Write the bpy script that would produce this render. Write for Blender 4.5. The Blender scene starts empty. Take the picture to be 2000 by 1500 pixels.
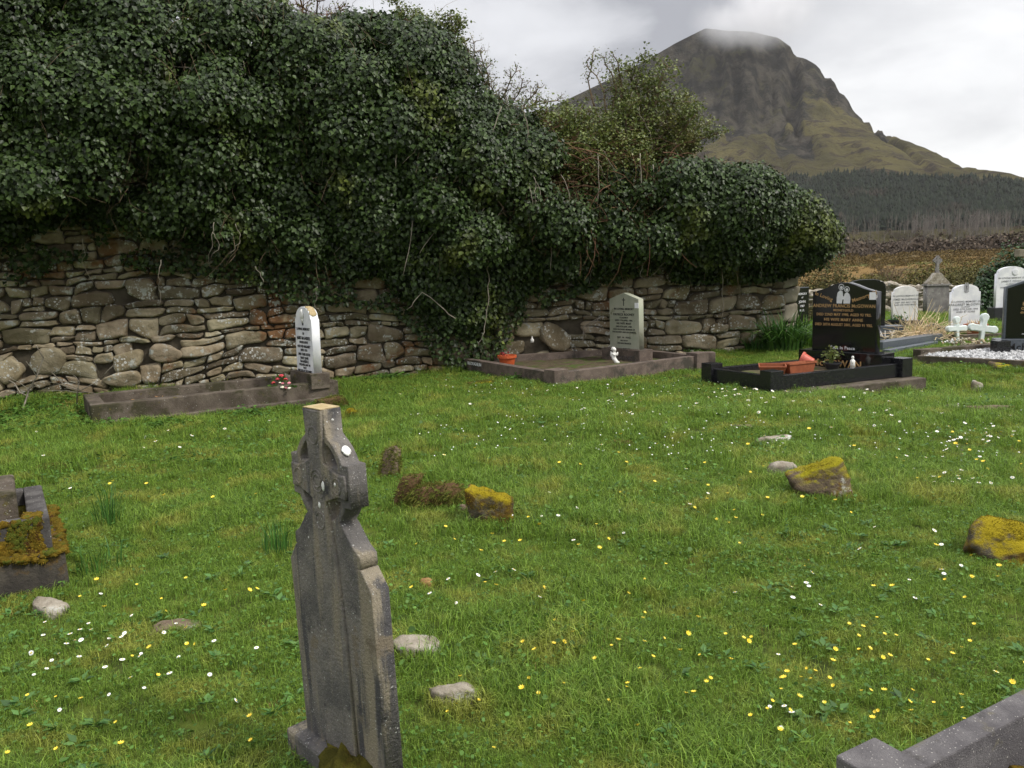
import bpy, bmesh, math, random
import numpy as np
from math import sin, cos, pi, radians, sqrt, atan2
from mathutils import Vector, Matrix

# ------------------------------------------------------------------ camera, world, sun, exposure
SC = bpy.context.scene
PITCH, ROLL, EYE = radians(8.0), radians(2.0), 1.6
camd = bpy.data.cameras.new("camera"); cam = bpy.data.objects.new("camera", camd)
SC.collection.objects.link(cam)
camd.sensor_width = 36; camd.lens = 28.8; camd.clip_start = .05; camd.clip_end = 12000
MR = (Matrix.Rotation(pi/2-PITCH, 3, 'X') @ Matrix.Rotation(-ROLL, 3, 'Z'))
cam.matrix_world = Matrix.Translation((0, 0, EYE)) @ MR.to_4x4()
SC.camera = cam
SUN_EL, SUN_AZ = radians(46), radians(116)      # azimuth from +Y (view direction) towards +X
SC.view_settings.view_transform = 'Standard'; SC.view_settings.look = 'None'
SC.view_settings.exposure = 0.60; SC.view_settings.gamma = 1; SC.view_settings.use_curve_mapping = False
SC.cycles.use_denoising = True
SC.cycles.volume_bounces = 4; SC.cycles.max_bounces = 8; SC.cycles.transparent_max_bounces = 6

def nd(nt, t, **kw):
    n = nt.nodes.new(t)
    for k, v in kw.items(): setattr(n, k, v)
    return n
def mathn(nt, op, a, b=None, clamp=False):
    n = nd(nt, 'ShaderNodeMath', operation=op, use_clamp=clamp)
    for i, v in enumerate((a, b)):
        if v is None: continue
        if isinstance(v, (int, float)): n.inputs[i].default_value = v
        else: nt.links.new(v, n.inputs[i])
    return n.outputs[0]
def rampn(nt, src, lo, hi):
    n = nd(nt, 'ShaderNodeMapRange', interpolation_type='SMOOTHSTEP')
    n.inputs['From Min'].default_value = lo; n.inputs['From Max'].default_value = hi
    nt.links.new(src, n.inputs['Value']); return n.outputs[0]
def mixc(nt, fac, a, b, mode='MIX'):
    n = nd(nt, 'ShaderNodeMix', data_type='RGBA', blend_type=mode)
    for s, v in ((n.inputs[0], fac), (n.inputs[6], a), (n.inputs[7], b)):
        if isinstance(v, (int, float)): s.default_value = v
        elif isinstance(v, (tuple, list)): s.default_value = tuple(v)+(1,) if len(v) == 3 else v
        else: nt.links.new(v, s)
    return n.outputs[2]
def noisen(nt, vec, scale, detail=4, rough=.55, dist=0.0):
    n = nd(nt, 'ShaderNodeTexNoise'); n.inputs['Scale'].default_value = scale
    n.inputs['Detail'].default_value = detail; n.inputs['Roughness'].default_value = rough
    n.inputs['Distortion'].default_value = dist
    if vec is not None: nt.links.new(vec, n.inputs['Vector'])
    return n.outputs['Fac']

W = bpy.data.worlds.new("World"); SC.world = W; W.use_nodes = True
nt = W.node_tree; nt.nodes.clear()
out = nd(nt, 'ShaderNodeOutputWorld')
sky = nd(nt, 'ShaderNodeTexSky', sky_type='NISHITA'); sky.sun_disc = False
sky.sun_elevation = SUN_EL; sky.sun_rotation = SUN_AZ
bg1 = nd(nt, 'ShaderNodeBackground'); bg1.inputs[1].default_value = .1
nt.links.new(sky.outputs[0], bg1.inputs[0])
tc = nd(nt, 'ShaderNodeTexCoord')
mp = nd(nt, 'ShaderNodeMapping'); mp.inputs['Scale'].default_value = (1, 1, 2.3)
mp.inputs['Location'].default_value = (.35, .1, .2)
nt.links.new(tc.outputs['Generated'], mp.inputs[0])
n1 = noisen(nt, mp.outputs[0], 2.1, 5, .5, .3)
n2 = noisen(nt, mp.outputs[0], 5.5, 6, .55, .2)
cl = mathn(nt, 'ADD', mathn(nt, 'MULTIPLY', n1, .62), mathn(nt, 'MULTIPLY', n2, .38))
clf = rampn(nt, cl, .38, .62)
dotn = nd(nt, 'ShaderNodeVectorMath', operation='DOT_PRODUCT')       # the bright break in the cloud, low on the right
gd = MR @ Vector(((1880-1000)/1600, (750-270)/1600, -1)); gd.normalize()
dotn.inputs[1].default_value = gd; nt.links.new(tc.outputs['Generated'], dotn.inputs[0])
glow = rampn(nt, dotn.outputs['Value'], .955, .999)
dot2 = nd(nt, 'ShaderNodeVectorMath', operation='DOT_PRODUCT')       # darker cloud mass round the summit
gd2 = MR @ Vector(((1760-1000)/1600, (750-20)/1600, -1)); gd2.normalize()
dot2.inputs[1].default_value = gd2; nt.links.new(tc.outputs['Generated'], dot2.inputs[0])
dark = rampn(nt, dot2.outputs['Value'], .93, .995)
f = mathn(nt, 'ADD', clf, mathn(nt, 'MULTIPLY', glow, .6), True)
f = mathn(nt, 'SUBTRACT', f, mathn(nt, 'MULTIPLY', dark, .62), True)
ccol = mixc(nt, f, (.30, .30, .32), (.60, .60, .615)); ccol = mixc(nt, mathn(nt, 'MULTIPLY', glow, mathn(nt, 'ADD', mathn(nt, 'MULTIPLY', n2, 1.2), .2), True), ccol, (.80, .795, .79))
sep = nd(nt, 'ShaderNodeSeparateXYZ'); nt.links.new(tc.outputs['Generated'], sep.inputs[0])
zen = nd(nt, 'ShaderNodeMapRange'); zen.inputs['From Min'].default_value = .38; zen.inputs['From Max'].default_value = 1
zen.inputs['To Min'].default_value = 1; zen.inputs['To Max'].default_value = 3.8
nt.links.new(sep.outputs['Z'], zen.inputs['Value'])
bg2 = nd(nt, 'ShaderNodeBackground'); nt.links.new(ccol, bg2.inputs[0]); nt.links.new(zen.outputs[0], bg2.inputs[1])
mx = nd(nt, 'ShaderNodeMixShader'); mx.inputs[0].default_value = .9
nt.links.new(bg1.outputs[0], mx.inputs[1]); nt.links.new(bg2.outputs[0], mx.inputs[2])
nt.links.new(mx.outputs[0], out.inputs[0])

sl = bpy.data.lights.new("sun", 'SUN'); sl.energy = 2.1; sl.angle = radians(10); sl.color = (1, .955, .88)
so = bpy.data.objects.new("sun", sl); SC.collection.objects.link(so)
sd = Vector((sin(SUN_AZ)*cos(SUN_EL), cos(SUN_AZ)*cos(SUN_EL), sin(SUN_EL)))
so.rotation_euler = sd.to_track_quat('Z', 'Y').to_euler(); so.location = sd*50

# ------------------------------------------------------------------ helpers
rng = np.random.default_rng(7); R = random.Random(11)
CAM = Vector((0, 0, EYE))
def ray(px, py): return MR @ Vector(((px-1000)/1600, (750-py)/1600, -1))
def at(px, py, Y):
    d = ray(px, py); return CAM + d*(Y/d.y)
def h2(ix, iy, s):
    n = (ix.astype(np.int64)*374761393 + iy.astype(np.int64)*668265263 + s*974634777) & 0x7fffffff
    n = ((n ^ (n >> 13))*1274126177) & 0x7fffffff
    return ((n ^ (n >> 16)) & 0xffff)/65535.0
def vn(x, y, s=0):
    x = np.asarray(x, float); y = np.asarray(y, float)
    ix = np.floor(x); iy = np.floor(y); fx = x-ix; fy = y-iy
    fx = fx*fx*(3-2*fx); fy = fy*fy*(3-2*fy)
    a = h2(ix, iy, s); b = h2(ix+1, iy, s); c = h2(ix, iy+1, s); d = h2(ix+1, iy+1, s)
    return (a*(1-fx)+b*fx)*(1-fy)+(c*(1-fx)+d*fx)*fy
def fbm(x, y, s=0, o=4, g=.5):
    v = 0; a = 1; t = 0
    for i in range(o):
        v = v+a*vn(np.asarray(x)*2**i, np.asarray(y)*2**i, s+i*17); t += a; a *= g
    return v/t
def sst(a, b, x):
    t = np.clip((np.asarray(x, float)-a)/(b-a), 0, 1); return t*t*(3-2*t)
def gh(x, y):
    x = np.asarray(x, float); y = np.asarray(y, float)
    z = (fbm(x*.55, y*.55, 3, 3)-.5)*.10*sst(3, 5, y)*(1-sst(20, 26, y))
    z = z + .07*np.exp(-(((x-1.2)/1.6)**2+((y-7.9)/1.0)**2))
    z = z - .20*np.exp(-(((x-5.6)/1.3)**2+((y-10.2)/1.0)**2))
    z = z + .012*np.clip(y-45, 0, 220) + .04*np.clip(y-300, 0, 1e5)*sst(300, 500, y)
    z = z + (fbm(x*.02, y*.02, 9, 4)-.5)*2.2*sst(50, 160, y) - .45*sst(22, 40, y)
    return z
def g(px, py, dz=0.0):
    z = 0.0
    for i in range(8):
        d = ray(px, py); t = (z+dz-EYE)/d.z; p = CAM+d*t; z = float(gh(p.x, p.y))
    return p
def gz(x, y): return float(gh(x, y))

def link(o, parent=None):
    SC.collection.objects.link(o)
    if parent is not None: o.parent = parent
    return o
def tag(o, label=None, cat=None, group=None, kind=None):
    if label: o['label'] = label
    if cat: o['category'] = cat
    if group: o['group'] = group
    if kind: o['kind'] = kind
    return o
def empty(name, loc, rz=0, label=None, cat=None, group=None):
    o = bpy.data.objects.new(name, None); o.empty_display_size = .2
    o.location = loc; o.rotation_euler = (0, 0, rz); link(o)
    return tag(o, label, cat, group)
class MB:
    """collects pieces into one mesh"""
    def __init__(s): s.v = []; s.f = []; s.m = []; s.n = 0
    def add(s, V, F, m=0):
        V = [tuple(p) for p in V]; s.v += V
        for fc in F: s.f.append(tuple(i+s.n for i in fc)); s.m.append(m)
        s.n += len(V); return s
    def box(s, c, d, m=0, rz=0, top=None, M=None):
        x, y, z = d[0]/2, d[1]/2, d[2]/2; t = top or 1
        P = [Vector((a*x*(t if k > 0 else 1), b*y*(t if k > 0 else 1), k*z)) for k in (-1, 1) for b in (-1, 1) for a in (-1, 1)]
        Q = Matrix.Rotation(rz, 3, 'Z')
        P = [Q@p for p in P]
        if M is not None: P = [M@p for p in P]
        P = [p+Vector(c) for p in P]
        return s.add(P, [(0, 2, 3, 1), (4, 5, 7, 6), (0, 1, 5, 4), (2, 6, 7, 3), (0, 4, 6, 2), (1, 3, 7, 5)], m)
    def rail(s, a, b, w, z0, z1, m=0, ext=0):
        a = Vector((a[0], a[1], 0)); b = Vector((b[0], b[1], 0)); d = (b-a).normalized(); n = Vector((-d.y, d.x, 0))*w/2
        a = a-d*ext; b = b+d*ext
        P = [a-n, a+n, b+n, b-n]
        V = [p+Vector((0, 0, z0)) for p in P]+[p+Vector((0, 0, z1)) for p in P]
        return s.add(V, [(0, 1, 2, 3)[::-1], (4, 5, 6, 7)[::-1], (0, 1, 5, 4), (1, 2, 6, 5), (2, 3, 7, 6), (3, 0, 4, 7)][:], m)
    def lathe(s, prof, n=16, c=(0, 0, 0), m=0, M=None):
        V = []; F = []
        for r, z in prof:
            for k in range(n):
                p = Vector((r*cos(2*pi*k/n), r*sin(2*pi*k/n), z))
                if M is not None: p = M@p
                V.append(p+Vector(c))
        for i in range(len(prof)-1):
            for k in range(n):
                F.append((i*n+k, i*n+(k+1) % n, (i+1)*n+(k+1) % n, (i+1)*n+k))
        F.append(tuple(range(n))[::-1]); F.append(tuple((len(prof)-1)*n+k for k in range(n)))
        return s.add(V, F, m)
    def tube(s, pts, r0, r1=None, n=5, m=0):
        if r1 is None: r1 = r0
        pts = [Vector(p) for p in pts]; V = []; F = []; L = len(pts)
        for i, p in enumerate(pts):
            d = (pts[min(i+1, L-1)]-pts[max(i-1, 0)]).normalized()
            a = d.cross(Vector((.3, .9, .31))); a = a.normalized() if a.length > 1e-4 else Vector((1, 0, 0))
            b = d.cross(a); r = r0+(r1-r0)*i/max(1, L-1)
            for k in range(n): V.append(p+(a*cos(2*pi*k/n)+b*sin(2*pi*k/n))*r)
        for i in range(L-1):
            for k in range(n): F.append((i*n+k, i*n+(k+1) % n, (i+1)*n+(k+1) % n, (i+1)*n+k))
        F.append(tuple(range(n))[::-1]); F.append(tuple((L-1)*n+k for k in range(n)))
        return s.add(V, F, m)
    def blob(s, c, d, seed=0, amp=.15, fr=2.5, sub=3, m=0, M=None):
        V, F = ico(sub); V = V.copy()
        nn = fbm(V[:, 0]*fr+seed*3.1+V[:, 2]*1.7, V[:, 1]*fr-V[:, 2]*2.3+seed, seed, 3)-.5
        V = V*(1+2*amp*nn)[:, None]*np.array(d)
        P = [Vector(p) for p in V]
        if M is not None: P = [M@p for p in P]
        return s.add([p+Vector(c) for p in P], F, m)
    def build(s, name, mats, parent=None, smooth=False, bevel=0, fixn=False):
        me = bpy.data.meshes.new(name); me.from_pydata(s.v, [], s.f)
        if not isinstance(mats, (list, tuple)): mats = [mats]
        for mm in mats: me.materials.append(mm)
        me.polygons.foreach_set('material_index', s.m)
        if smooth: me.polygons.foreach_set('use_smooth', [True]*len(me.polygons))
        if fixn or bevel:
            bm = bmesh.new(); bm.from_mesh(me); bmesh.ops.recalc_face_normals(bm, faces=bm.faces[:]); bm.to_mesh(me); bm.free()
        me.update()
        o = link(bpy.data.objects.new(name, me), parent)
        if bevel:
            b = o.modifiers.new('bevel', 'BEVEL'); b.width = bevel; b.segments = 2; b.limit_method = 'ANGLE'
        return o
_ico = {}
def ico(sub):
    if sub not in _ico:
        bm = bmesh.new(); bmesh.ops.create_icosphere(bm, subdivisions=sub, radius=1)
        _ico[sub] = (np.array([v.co[:] for v in bm.verts]), [tuple(v.index for v in f.verts) for f in bm.faces]); bm.free()
    return _ico[sub]
def npmesh(name, V, F, mats, parent=None, smooth=False, mi=None, attrs=None):
    """fast mesh from an (n,3) array and an (m,k) array"""
    V = np.asarray(V, np.float32); F = np.asarray(F, np.int32); m, k = F.shape
    me = bpy.data.meshes.new(name); me.vertices.add(len(V)); me.vertices.foreach_set('co', V.ravel())
    me.loops.add(m*k); me.loops.foreach_set('vertex_index', F.ravel())
    me.polygons.add(m); me.polygons.foreach_set('loop_start', np.arange(0, m*k, k, dtype=np.int32))
    if mi is not None: me.polygons.foreach_set('material_index', np.asarray(mi, np.int32))
    if smooth: me.polygons.foreach_set('use_smooth', np.ones(m, bool))
    for mm in (mats if isinstance(mats, (list, tuple)) else [mats]): me.materials.append(mm)
    for a, val in (attrs or {}).items():
        at_ = me.attributes.new(a, 'FLOAT', 'POINT'); at_.data.foreach_set('value', np.asarray(val, np.float32))
    me.update(calc_edges=True); me.validate()
    return link(bpy.data.objects.new(name, me), parent)
def gridfaces(nx, ny):
    i = np.arange((nx-1)*(ny-1)); r = i//(nx-1); c = i % (nx-1); a = r*nx+c
    return np.stack([a, a+1, a+nx+1, a+nx], 1)

def shape2d(name, loops, depth, mat, parent=None, bevel=0, loc=(0, 0, 0), tofront=True):
    """outline (x,z) loops, holes allowed, extruded from y=0 (front, facing -y) back to y=depth"""
    cu = bpy.data.curves.new('outline', 'CURVE'); cu.dimensions = '2D'; cu.fill_mode = 'BOTH'
    cu.extrude = depth/2-bevel; cu.bevel_depth = bevel; cu.bevel_resolution = 1; cu.offset = -bevel if bevel else 0
    for L in loops:
        sp = cu.splines.new('POLY'); sp.points.add(len(L)-1); sp.use_cyclic_u = True
        for i, (x, z) in enumerate(L): sp.points[i].co = (x, z, 0, 1)
    o = bpy.data.objects.new('outline', cu); SC.collection.objects.link(o)
    dg = bpy.context.evaluated_depsgraph_get(); me = bpy.data.meshes.new_from_object(o.evaluated_get(dg))
    bpy.data.objects.remove(o); bpy.data.curves.remove(cu)
    me.name = name; me.transform(Matrix.Rotation(pi/2, 4, 'X')); me.transform(Matrix.Translation((0, depth/2, 0)))
    me.transform(Matrix.Translation(loc))
    bm = bmesh.new(); bm.from_mesh(me); bmesh.ops.remove_doubles(bm, verts=bm.verts[:], dist=1e-5)
    bmesh.ops.recalc_face_normals(bm, faces=bm.faces[:]); bm.to_mesh(me); bm.free()
    me.materials.clear(); me.materials.append(mat); me.update()
    return link(bpy.data.objects.new(name, me), parent)
def inscription(lines, mat, parent, y=-.004, name='inscription', depth=.002):
    """lines: (text, size, x, z, tilt) centred on x; stands on a face whose normal is -y"""
    mb = MB()
    for t in lines:
        text, size, x, z = t[:4]; tilt = t[4] if len(t) > 4 else 0; wd = t[5] if len(t) > 5 else 1
        cu = bpy.data.curves.new('lettering', 'FONT'); cu.body = text; cu.size = size; cu.align_x = 'CENTER'
        cu.align_y = 'CENTER'; cu.extrude = depth; cu.offset = size*.012; cu.resolution_u = 2; cu.space_character = 1.08
        o = bpy.data.objects.new('lettering', cu); SC.collection.objects.link(o)
        dg = bpy.context.evaluated_depsgraph_get(); me = bpy.data.meshes.new_from_object(o.evaluated_get(dg))
        bpy.data.objects.remove(o); bpy.data.curves.remove(cu)
        me.transform(Matrix.Translation((x, y, z)) @ Matrix.Rotation(-tilt, 4, 'Y') @ Matrix.Rotation(pi/2, 4, 'X') @ Matrix.Diagonal((wd, 1, 1, 1)))
        mb.add([v.co for v in me.vertices], [tuple(p.vertices) for p in me.polygons]); bpy.data.meshes.remove(me)
    return mb.build(name, mat, parent)

# ------------------------------------------------------------------ materials
def mat(name, c1, c2, sc=6, rough=.85, layers=(), bump=.3, bsc=40, spec=.3, coords='Object', rnd=0, metal=0, coat=0, lo=.35, hi=.65, bdist=.01):
    """two-tone noise base; layers: (colour, scale, lo, hi, kind) with kind 'n' noise, 'v' round spots, 'up' only on upward faces"""
    m = bpy.data.materials.new(name); m.use_nodes = True; nt = m.node_tree; nt.nodes.clear()
    o = nd(nt, 'ShaderNodeOutputMaterial'); b = nd(nt, 'ShaderNodeBsdfPrincipled'); nt.links.new(b.outputs[0], o.inputs[0])
    tc = nd(nt, 'ShaderNodeTexCoord'); geo = nd(nt, 'ShaderNodeNewGeometry')
    vec = geo.outputs['Position'] if coords == 'World' else tc.outputs['Object']
    col = mixc(nt, rampn(nt, noisen(nt, vec, sc, 6, .6), lo, hi), c1, c2)
    if rnd:
        hs = nd(nt, 'ShaderNodeHueSaturation')
        r = geo.outputs['Random Per Island']
        nt.links.new(mathn(nt, 'ADD', mathn(nt, 'MULTIPLY', r, rnd*2), 1-rnd), hs.inputs['Value'])
        nt.links.new(mathn(nt, 'ADD', mathn(nt, 'MULTIPLY', mathn(nt, 'FRACT', mathn(nt, 'MULTIPLY', r, 7.31)), .03), .49), hs.inputs['Hue'])
        nt.links.new(col, hs.inputs['Color']); col = hs.outputs[0]
    hgt = noisen(nt, vec, bsc, 6, .65)
    for (lc, ls, a, c, kind) in layers:
        if kind.startswith('v'):
            v = nd(nt, 'ShaderNodeTexVoronoi'); v.inputs['Scale'].default_value = ls
            wob = nd(nt, 'ShaderNodeVectorMath', operation='ADD'); nz = nd(nt, 'ShaderNodeTexNoise'); nz.inputs['Scale'].default_value = ls*1.5
            nt.links.new(vec, nz.inputs['Vector']); sc_ = nd(nt, 'ShaderNodeVectorMath', operation='SCALE'); sc_.inputs['Scale'].default_value = .7/ls
            nt.links.new(nz.outputs['Color'], sc_.inputs[0]); nt.links.new(vec, wob.inputs[0]); nt.links.new(sc_.outputs[0], wob.inputs[1])
            nt.links.new(wob.outputs[0], v.inputs['Vector'])
            # each cell's own spot size
            cell = mathn(nt, 'MULTIPLY', nd_sep(nt, v.outputs['Color']), c)
            fac = rampn(nt, mathn(nt, 'SUBTRACT', cell, v.outputs['Distance']), a, a+.06)
            if 'm' in kind: fac = mathn(nt, 'MULTIPLY', fac, rampn(nt, noisen(nt, vec, ls*.12, 4, .6), .5, .6))
        elif kind.startswith('s'):
            st = nd(nt, 'ShaderNodeMapping'); st.inputs['Scale'].default_value = (1, 1, .12); nt.links.new(vec, st.inputs[0])
            fac = rampn(nt, noisen(nt, st.outputs[0], ls, 5, .6), a, c)
        else:
            fac = rampn(nt, noisen(nt, vec, ls, 6, .65), a, c)
        if 'up' in kind:
            s = nd(nt, 'ShaderNodeSeparateXYZ'); nt.links.new(geo.outputs['Normal'], s.inputs[0])
            fac = mathn(nt, 'MULTIPLY', fac, rampn(nt, s.outputs['Z'], .1, .6))
        col = mixc(nt, fac, col, lc)
    nt.links.new(col, b.inputs['Base Color']); b.inputs['Roughness'].default_value = rough
    b.inputs['Specular IOR Level'].default_value = spec; b.inputs['Metallic'].default_value = metal; b.inputs['Coat Weight'].default_value = coat
    if bump:
        bp = nd(nt, 'ShaderNodeBump'); bp.inputs['Strength'].default_value = bump; bp.inputs['Distance'].default_value = bdist
        nt.links.new(hgt, bp.inputs['Height']); nt.links.new(bp.outputs[0], b.inputs['Normal'])
    return m
def nd_sep(nt, c):
    s = nd(nt, 'ShaderNodeSeparateColor'); nt.links.new(c, s.inputs[0]); return s.outputs[0]
def leafmat(name, c1, c2, c3, rough=.45, trans=.25, spec=.5, scale=1.2, inst=False, vlo=.6, vhi=1.5, c3lo=.55, c3hi=.72):
    m = bpy.data.materials.new(name); m.use_nodes = True; nt = m.node_tree; nt.nodes.clear()
    o = nd(nt, 'ShaderNodeOutputMaterial'); b = nd(nt, 'ShaderNodeBsdfPrincipled')
    geo = nd(nt, 'ShaderNodeNewGeometry'); pos = geo.outputs['Position']
    r = geo.outputs['Random Per Island']
    if inst:
        oi = nd(nt, 'ShaderNodeObjectInfo'); r = mathn(nt, 'FRACT', mathn(nt, 'ADD', r, oi.outputs['Random']))
    col = mixc(nt, r, c1, c2)
    col = mixc(nt, rampn(nt, noisen(nt, pos, scale, 4, .6), c3lo, c3hi), col, c3)
    hs = nd(nt, 'ShaderNodeHueSaturation')
    v = mathn(nt, 'FRACT', mathn(nt, 'MULTIPLY', r, 13.7))
    nt.links.new(mathn(nt, 'ADD', mathn(nt, 'MULTIPLY', v, vhi-vlo), vlo), hs.inputs['Value'])
    nt.links.new(col, hs.inputs['Color'])
    nt.links.new(hs.outputs[0], b.inputs['Base Color']); b.inputs['Roughness'].default_value = rough
    b.inputs['Specular IOR Level'].default_value = spec
    if trans:
        t = nd(nt, 'ShaderNodeBsdfTranslucent'); nt.links.new(hs.outputs[0], t.inputs[0])
        mx = nd(nt, 'ShaderNodeMixShader'); mx.inputs[0].default_value = trans
        nt.links.new(b.outputs[0], mx.inputs[1]); nt.links.new(t.outputs[0], mx.inputs[2]); nt.links.new(mx.outputs[0], o.inputs[0])
    else: nt.links.new(b.outputs[0], o.inputs[0])
    return m
MOSS = (.16, .13, .012); MOSSG = (.09, .10, .012); LICH = (.42, .42, .38)
M_soil = mat('soil', (.035, .04, .014), (.07, .085, .02), 7, .95, [((.11, .085, .03), 3, .6, .75, 'n')], .6, 60, .1, 'World')
M_grass = leafmat('grass_blades', (.095, .18, .024), (.21, .31, .044), (.27, .30, .055), .50, .38, .28, 2.4, True, .38, 1.75, .50, .66)
M_dry = leafmat('dry_blades', (.30, .22, .08), (.20, .17, .05), (.12, .12, .03), .7, .3, .2, 2, True)
M_herb = leafmat('herb_leaves', (.05, .12, .02), (.09, .18, .03), (.12, .2, .04), .5, .25, .25, 1.5, True)
M_rush = leafmat('rush_blades', (.03, .09, .018), (.06, .15, .025), (.07, .15, .02), .45, .2, .4, 2)
M_clearg = leafmat('montbretia_dark_blades', (.03, .085, .018), (.07, .15, .025), (.10, .17, .03), .45, .3, .4, 2)
M_clear = leafmat('montbretia_blades', (.10, .22, .022), (.18, .32, .035), (.24, .33, .045), .45, .4, .4, 2)
M_ivy = leafmat('ivy_leaves', (.020, .038, .009), (.042, .068, .016), (.085, .105, .020), .42, .14, .24, .9, False, .35, 1.75, .54, .70)
M_privet = leafmat('shrub_leaves', (.085, .115, .028), (.15, .175, .04), (.19, .175, .055), .45, .25, .4, 1.5)
M_bramble = leafmat('bramble_leaves', (.05, .09, .02), (.09, .10, .03), (.12, .075, .03), .5, .2, .3, 1.5)
M_twig = mat('twig_bark', (.11, .075, .045), (.2, .15, .1), 8, .9, (), .3, 60, .15, 'World', .35)
M_redtwig = mat('red_twig_bark', (.10, .045, .03), (.17, .10, .06), 8, .9, (), .3, 60, .15, 'World', .35)
M_stem = mat('pale_stem_bark', (.16, .14, .11), (.28, .25, .2), 8, .9, (), .3, 60, .15, 'World', .3)
M_wall = mat('rubble_stone', (.15, .118, .072), (.285, .24, .165), 2.2, .92,
             [((.17, .09, .042), 1.3, .55, .64, 'n'), ((.38, .385, .34), 7, .56, .64, 'n'), ((.48, .48, .44), 30, .14, .80, 'vm'), ((.06, .065, .025), 1.6, .62, .78, 'n')], .8, 22, .2, 'World', .42, bdist=.025)
M_mortar = mat('wall_core', (.05, .042, .03), (.085, .072, .052), 5, .95, (), .6, 30, .1, 'World')
M_quoin = mat('quoin_stone', (.20, .175, .13), (.28, .25, .19), 3, .9, [((.33, .33, .28), 14, .6, .7, 'n')], .5, 30, .2, 'World', .1)
M_cross = mat('weathered_cross_stone', (.10, .094, .09), (.215, .195, .17), 5, .85,
              [((.25, .215, .155), 9, .48, .60, 's'), ((.075, .072, .073), 14, .54, .66, 's'), ((.05, .049, .05), 9, .55, .7, 'n'), ((.55, .55, .51), 190, .12, .36, 'v'), ((.55, .55, .52), 80, .15, .44, 'vm'), ((.17, .14, .10), 5, .56, .64, 'n')], 1, 90, .25, bdist=.010)
M_crosstop = mat('ochre_lichen_stone', (.36, .27, .13), (.44, .35, .2), 20, .9, (), .5, 90)
M_lichenw = mat('white_lichen', (.78, .78, .74), (.66, .66, .62), 60, .95, (), .5, 150, bdist=.003)
M_conc = mat('old_concrete', (.072, .058, .045), (.135, .112, .088), 5, .95, [((.05, .046, .026), 3, .48, .62, 'n'), ((.10, .085, .03), 9, .60, .68, 'n'), ((.30, .29, .25), 60, .16, .5, 'vm')], .8, 60, .15, 'World')
M_concdark = mat('dark_weathered_concrete', (.05, .046, .044), (.105, .098, .092), 9, .9, [((.3, .3, .27), 60, .2, .45, 'v')], .6, 80, .2, 'World')
M_kerbgrey = mat('grey_stone_kerb', (.095, .088, .09), (.16, .15, .148), 9, .85, [((.06, .055, .052), 4, .54, .66, 'n'), ((.15, .135, .09), 7, .58, .68, 'n'), ((.42, .40, .36), 130, .14, .44, 'v')], .9, 150, .25, 'World')
M_redcon = mat('pinkish_terrazzo_kerb', (.095, .072, .058), (.155, .12, .098), 6, .85, [((.055, .048, .038), 4, .50, .66, 'n'), ((.32, .30, .26), 70, .2, .45, 'v')], .4, 90, .25, 'World')
M_mossstone = mat('moss_on_stone', (.15, .13, .11), (.25, .22, .18), 9, .95, [(MOSSG, 3, .40, .55, 'up'), (MOSS, 8, .40, .52, 'up'), ((.36, .36, .32), 9, .62, .68, 'n')], .9, 60, bdist=.02)
M_mossy = mat('deep_yellow_moss', (.20, .155, .012), (.30, .23, .02), 14, .98, [((.10, .055, .012), 10, .55, .66, 'n')], 1, 160, .1, bdist=.02)
M_mossd = mat('olive_moss', (.075, .07, .012), (.15, .13, .02), 14, .98, [((.09, .045, .014), 9, .52, .64, 'n')], 1, 150, .1, bdist=.02)
M_rock = mat('field_stone', (.20, .17, .125), (.36, .325, .265), 7, .92, [((.46, .46, .42), 12, .56, .66, 'n'), ((.14, .075, .035), 6, .62, .72, 'n')], .7, 50, bdist=.015)
M_rockb = mat('brown_field_stone', (.12, .085, .055), (.2, .155, .11), 7, .92, [(MOSSG, 7, .5, .62, 'n'), ((.38, .37, .33), 16, .62, .7, 'n')], .8, 50, bdist=.015)
M_black = mat('polished_black_granite', (.006, .006, .007), (.009, .009, .010), 60, .09, (), .02, 60, .5, coat=.1)
M_blackk = mat('black_granite_kerb', (.010, .010, .012), (.018, .018, .02), 30, .25, [((.10, .10, .10), 4, .66, .8, 'up')], .05, 60, .5)
M_bluegrey = mat('blue_grey_granite', (.07, .08, .095), (.10, .115, .13), 40, .3, (), .1, 90, .5)
M_white = mat('white_marble', (.80, .80, .80), (.62, .63, .66), 4, .6, [((.36, .37, .38), 5, .63, .74, 'n')], .1, 60, .3)
M_whiteold = mat('lichened_marble', (.72, .70, .67), (.60, .59, .57), 5, .8, [((.42, .32, .16), 6, .55, .66, 'up')], .4, 60, .2)
M_rooney = mat('green_streaked_limestone', (.38, .38, .30), (.30, .32, .24), 3, .85, [((.16, .17, .09), 5, .55, .7, 'n')], .3, 60, .2)
M_letterb = mat('black_lettering', (.02, .02, .02), (.03, .03, .03), 30, .6, (), 0)
M_letterf = mat('faded_black_lettering', (.22, .22, .23), (.38, .38, .39), 40, .6, (), 0)
M_letterg = mat('gold_lettering', (.48, .30, .13), (.38, .23, .10), 30, .5, (), 0)
M_letters = mat('silver_lettering', (.7, .7, .7), (.6, .6, .62), 30, .4, (), 0)
M_sticker = mat('white_sticker', (.85, .85, .85), (.78, .78, .8), 30, .5, (), 0)
M_plaster = mat('white_plaster', (.80, .79, .75), (.64, .63, .58), 30, .8, (), .2, 80)
M_pinkpl = mat('pale_pink_plaster', (.72, .42, .35), (.6, .35, .3), 30, .8, (), .2, 80)
M_orange = mat('orange_plastic', (.50, .10, .03), (.42, .08, .025), 20, .45, (), .05, 60, .4)
M_terra = mat('terracotta_plastic', (.32, .10, .045), (.25, .075, .035), 20, .6, (), .1, 60, .3)
M_coral = mat('coral_plastic', (.52, .12, .08), (.45, .10, .065), 20, .4, (), .05, 60, .4)
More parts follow.
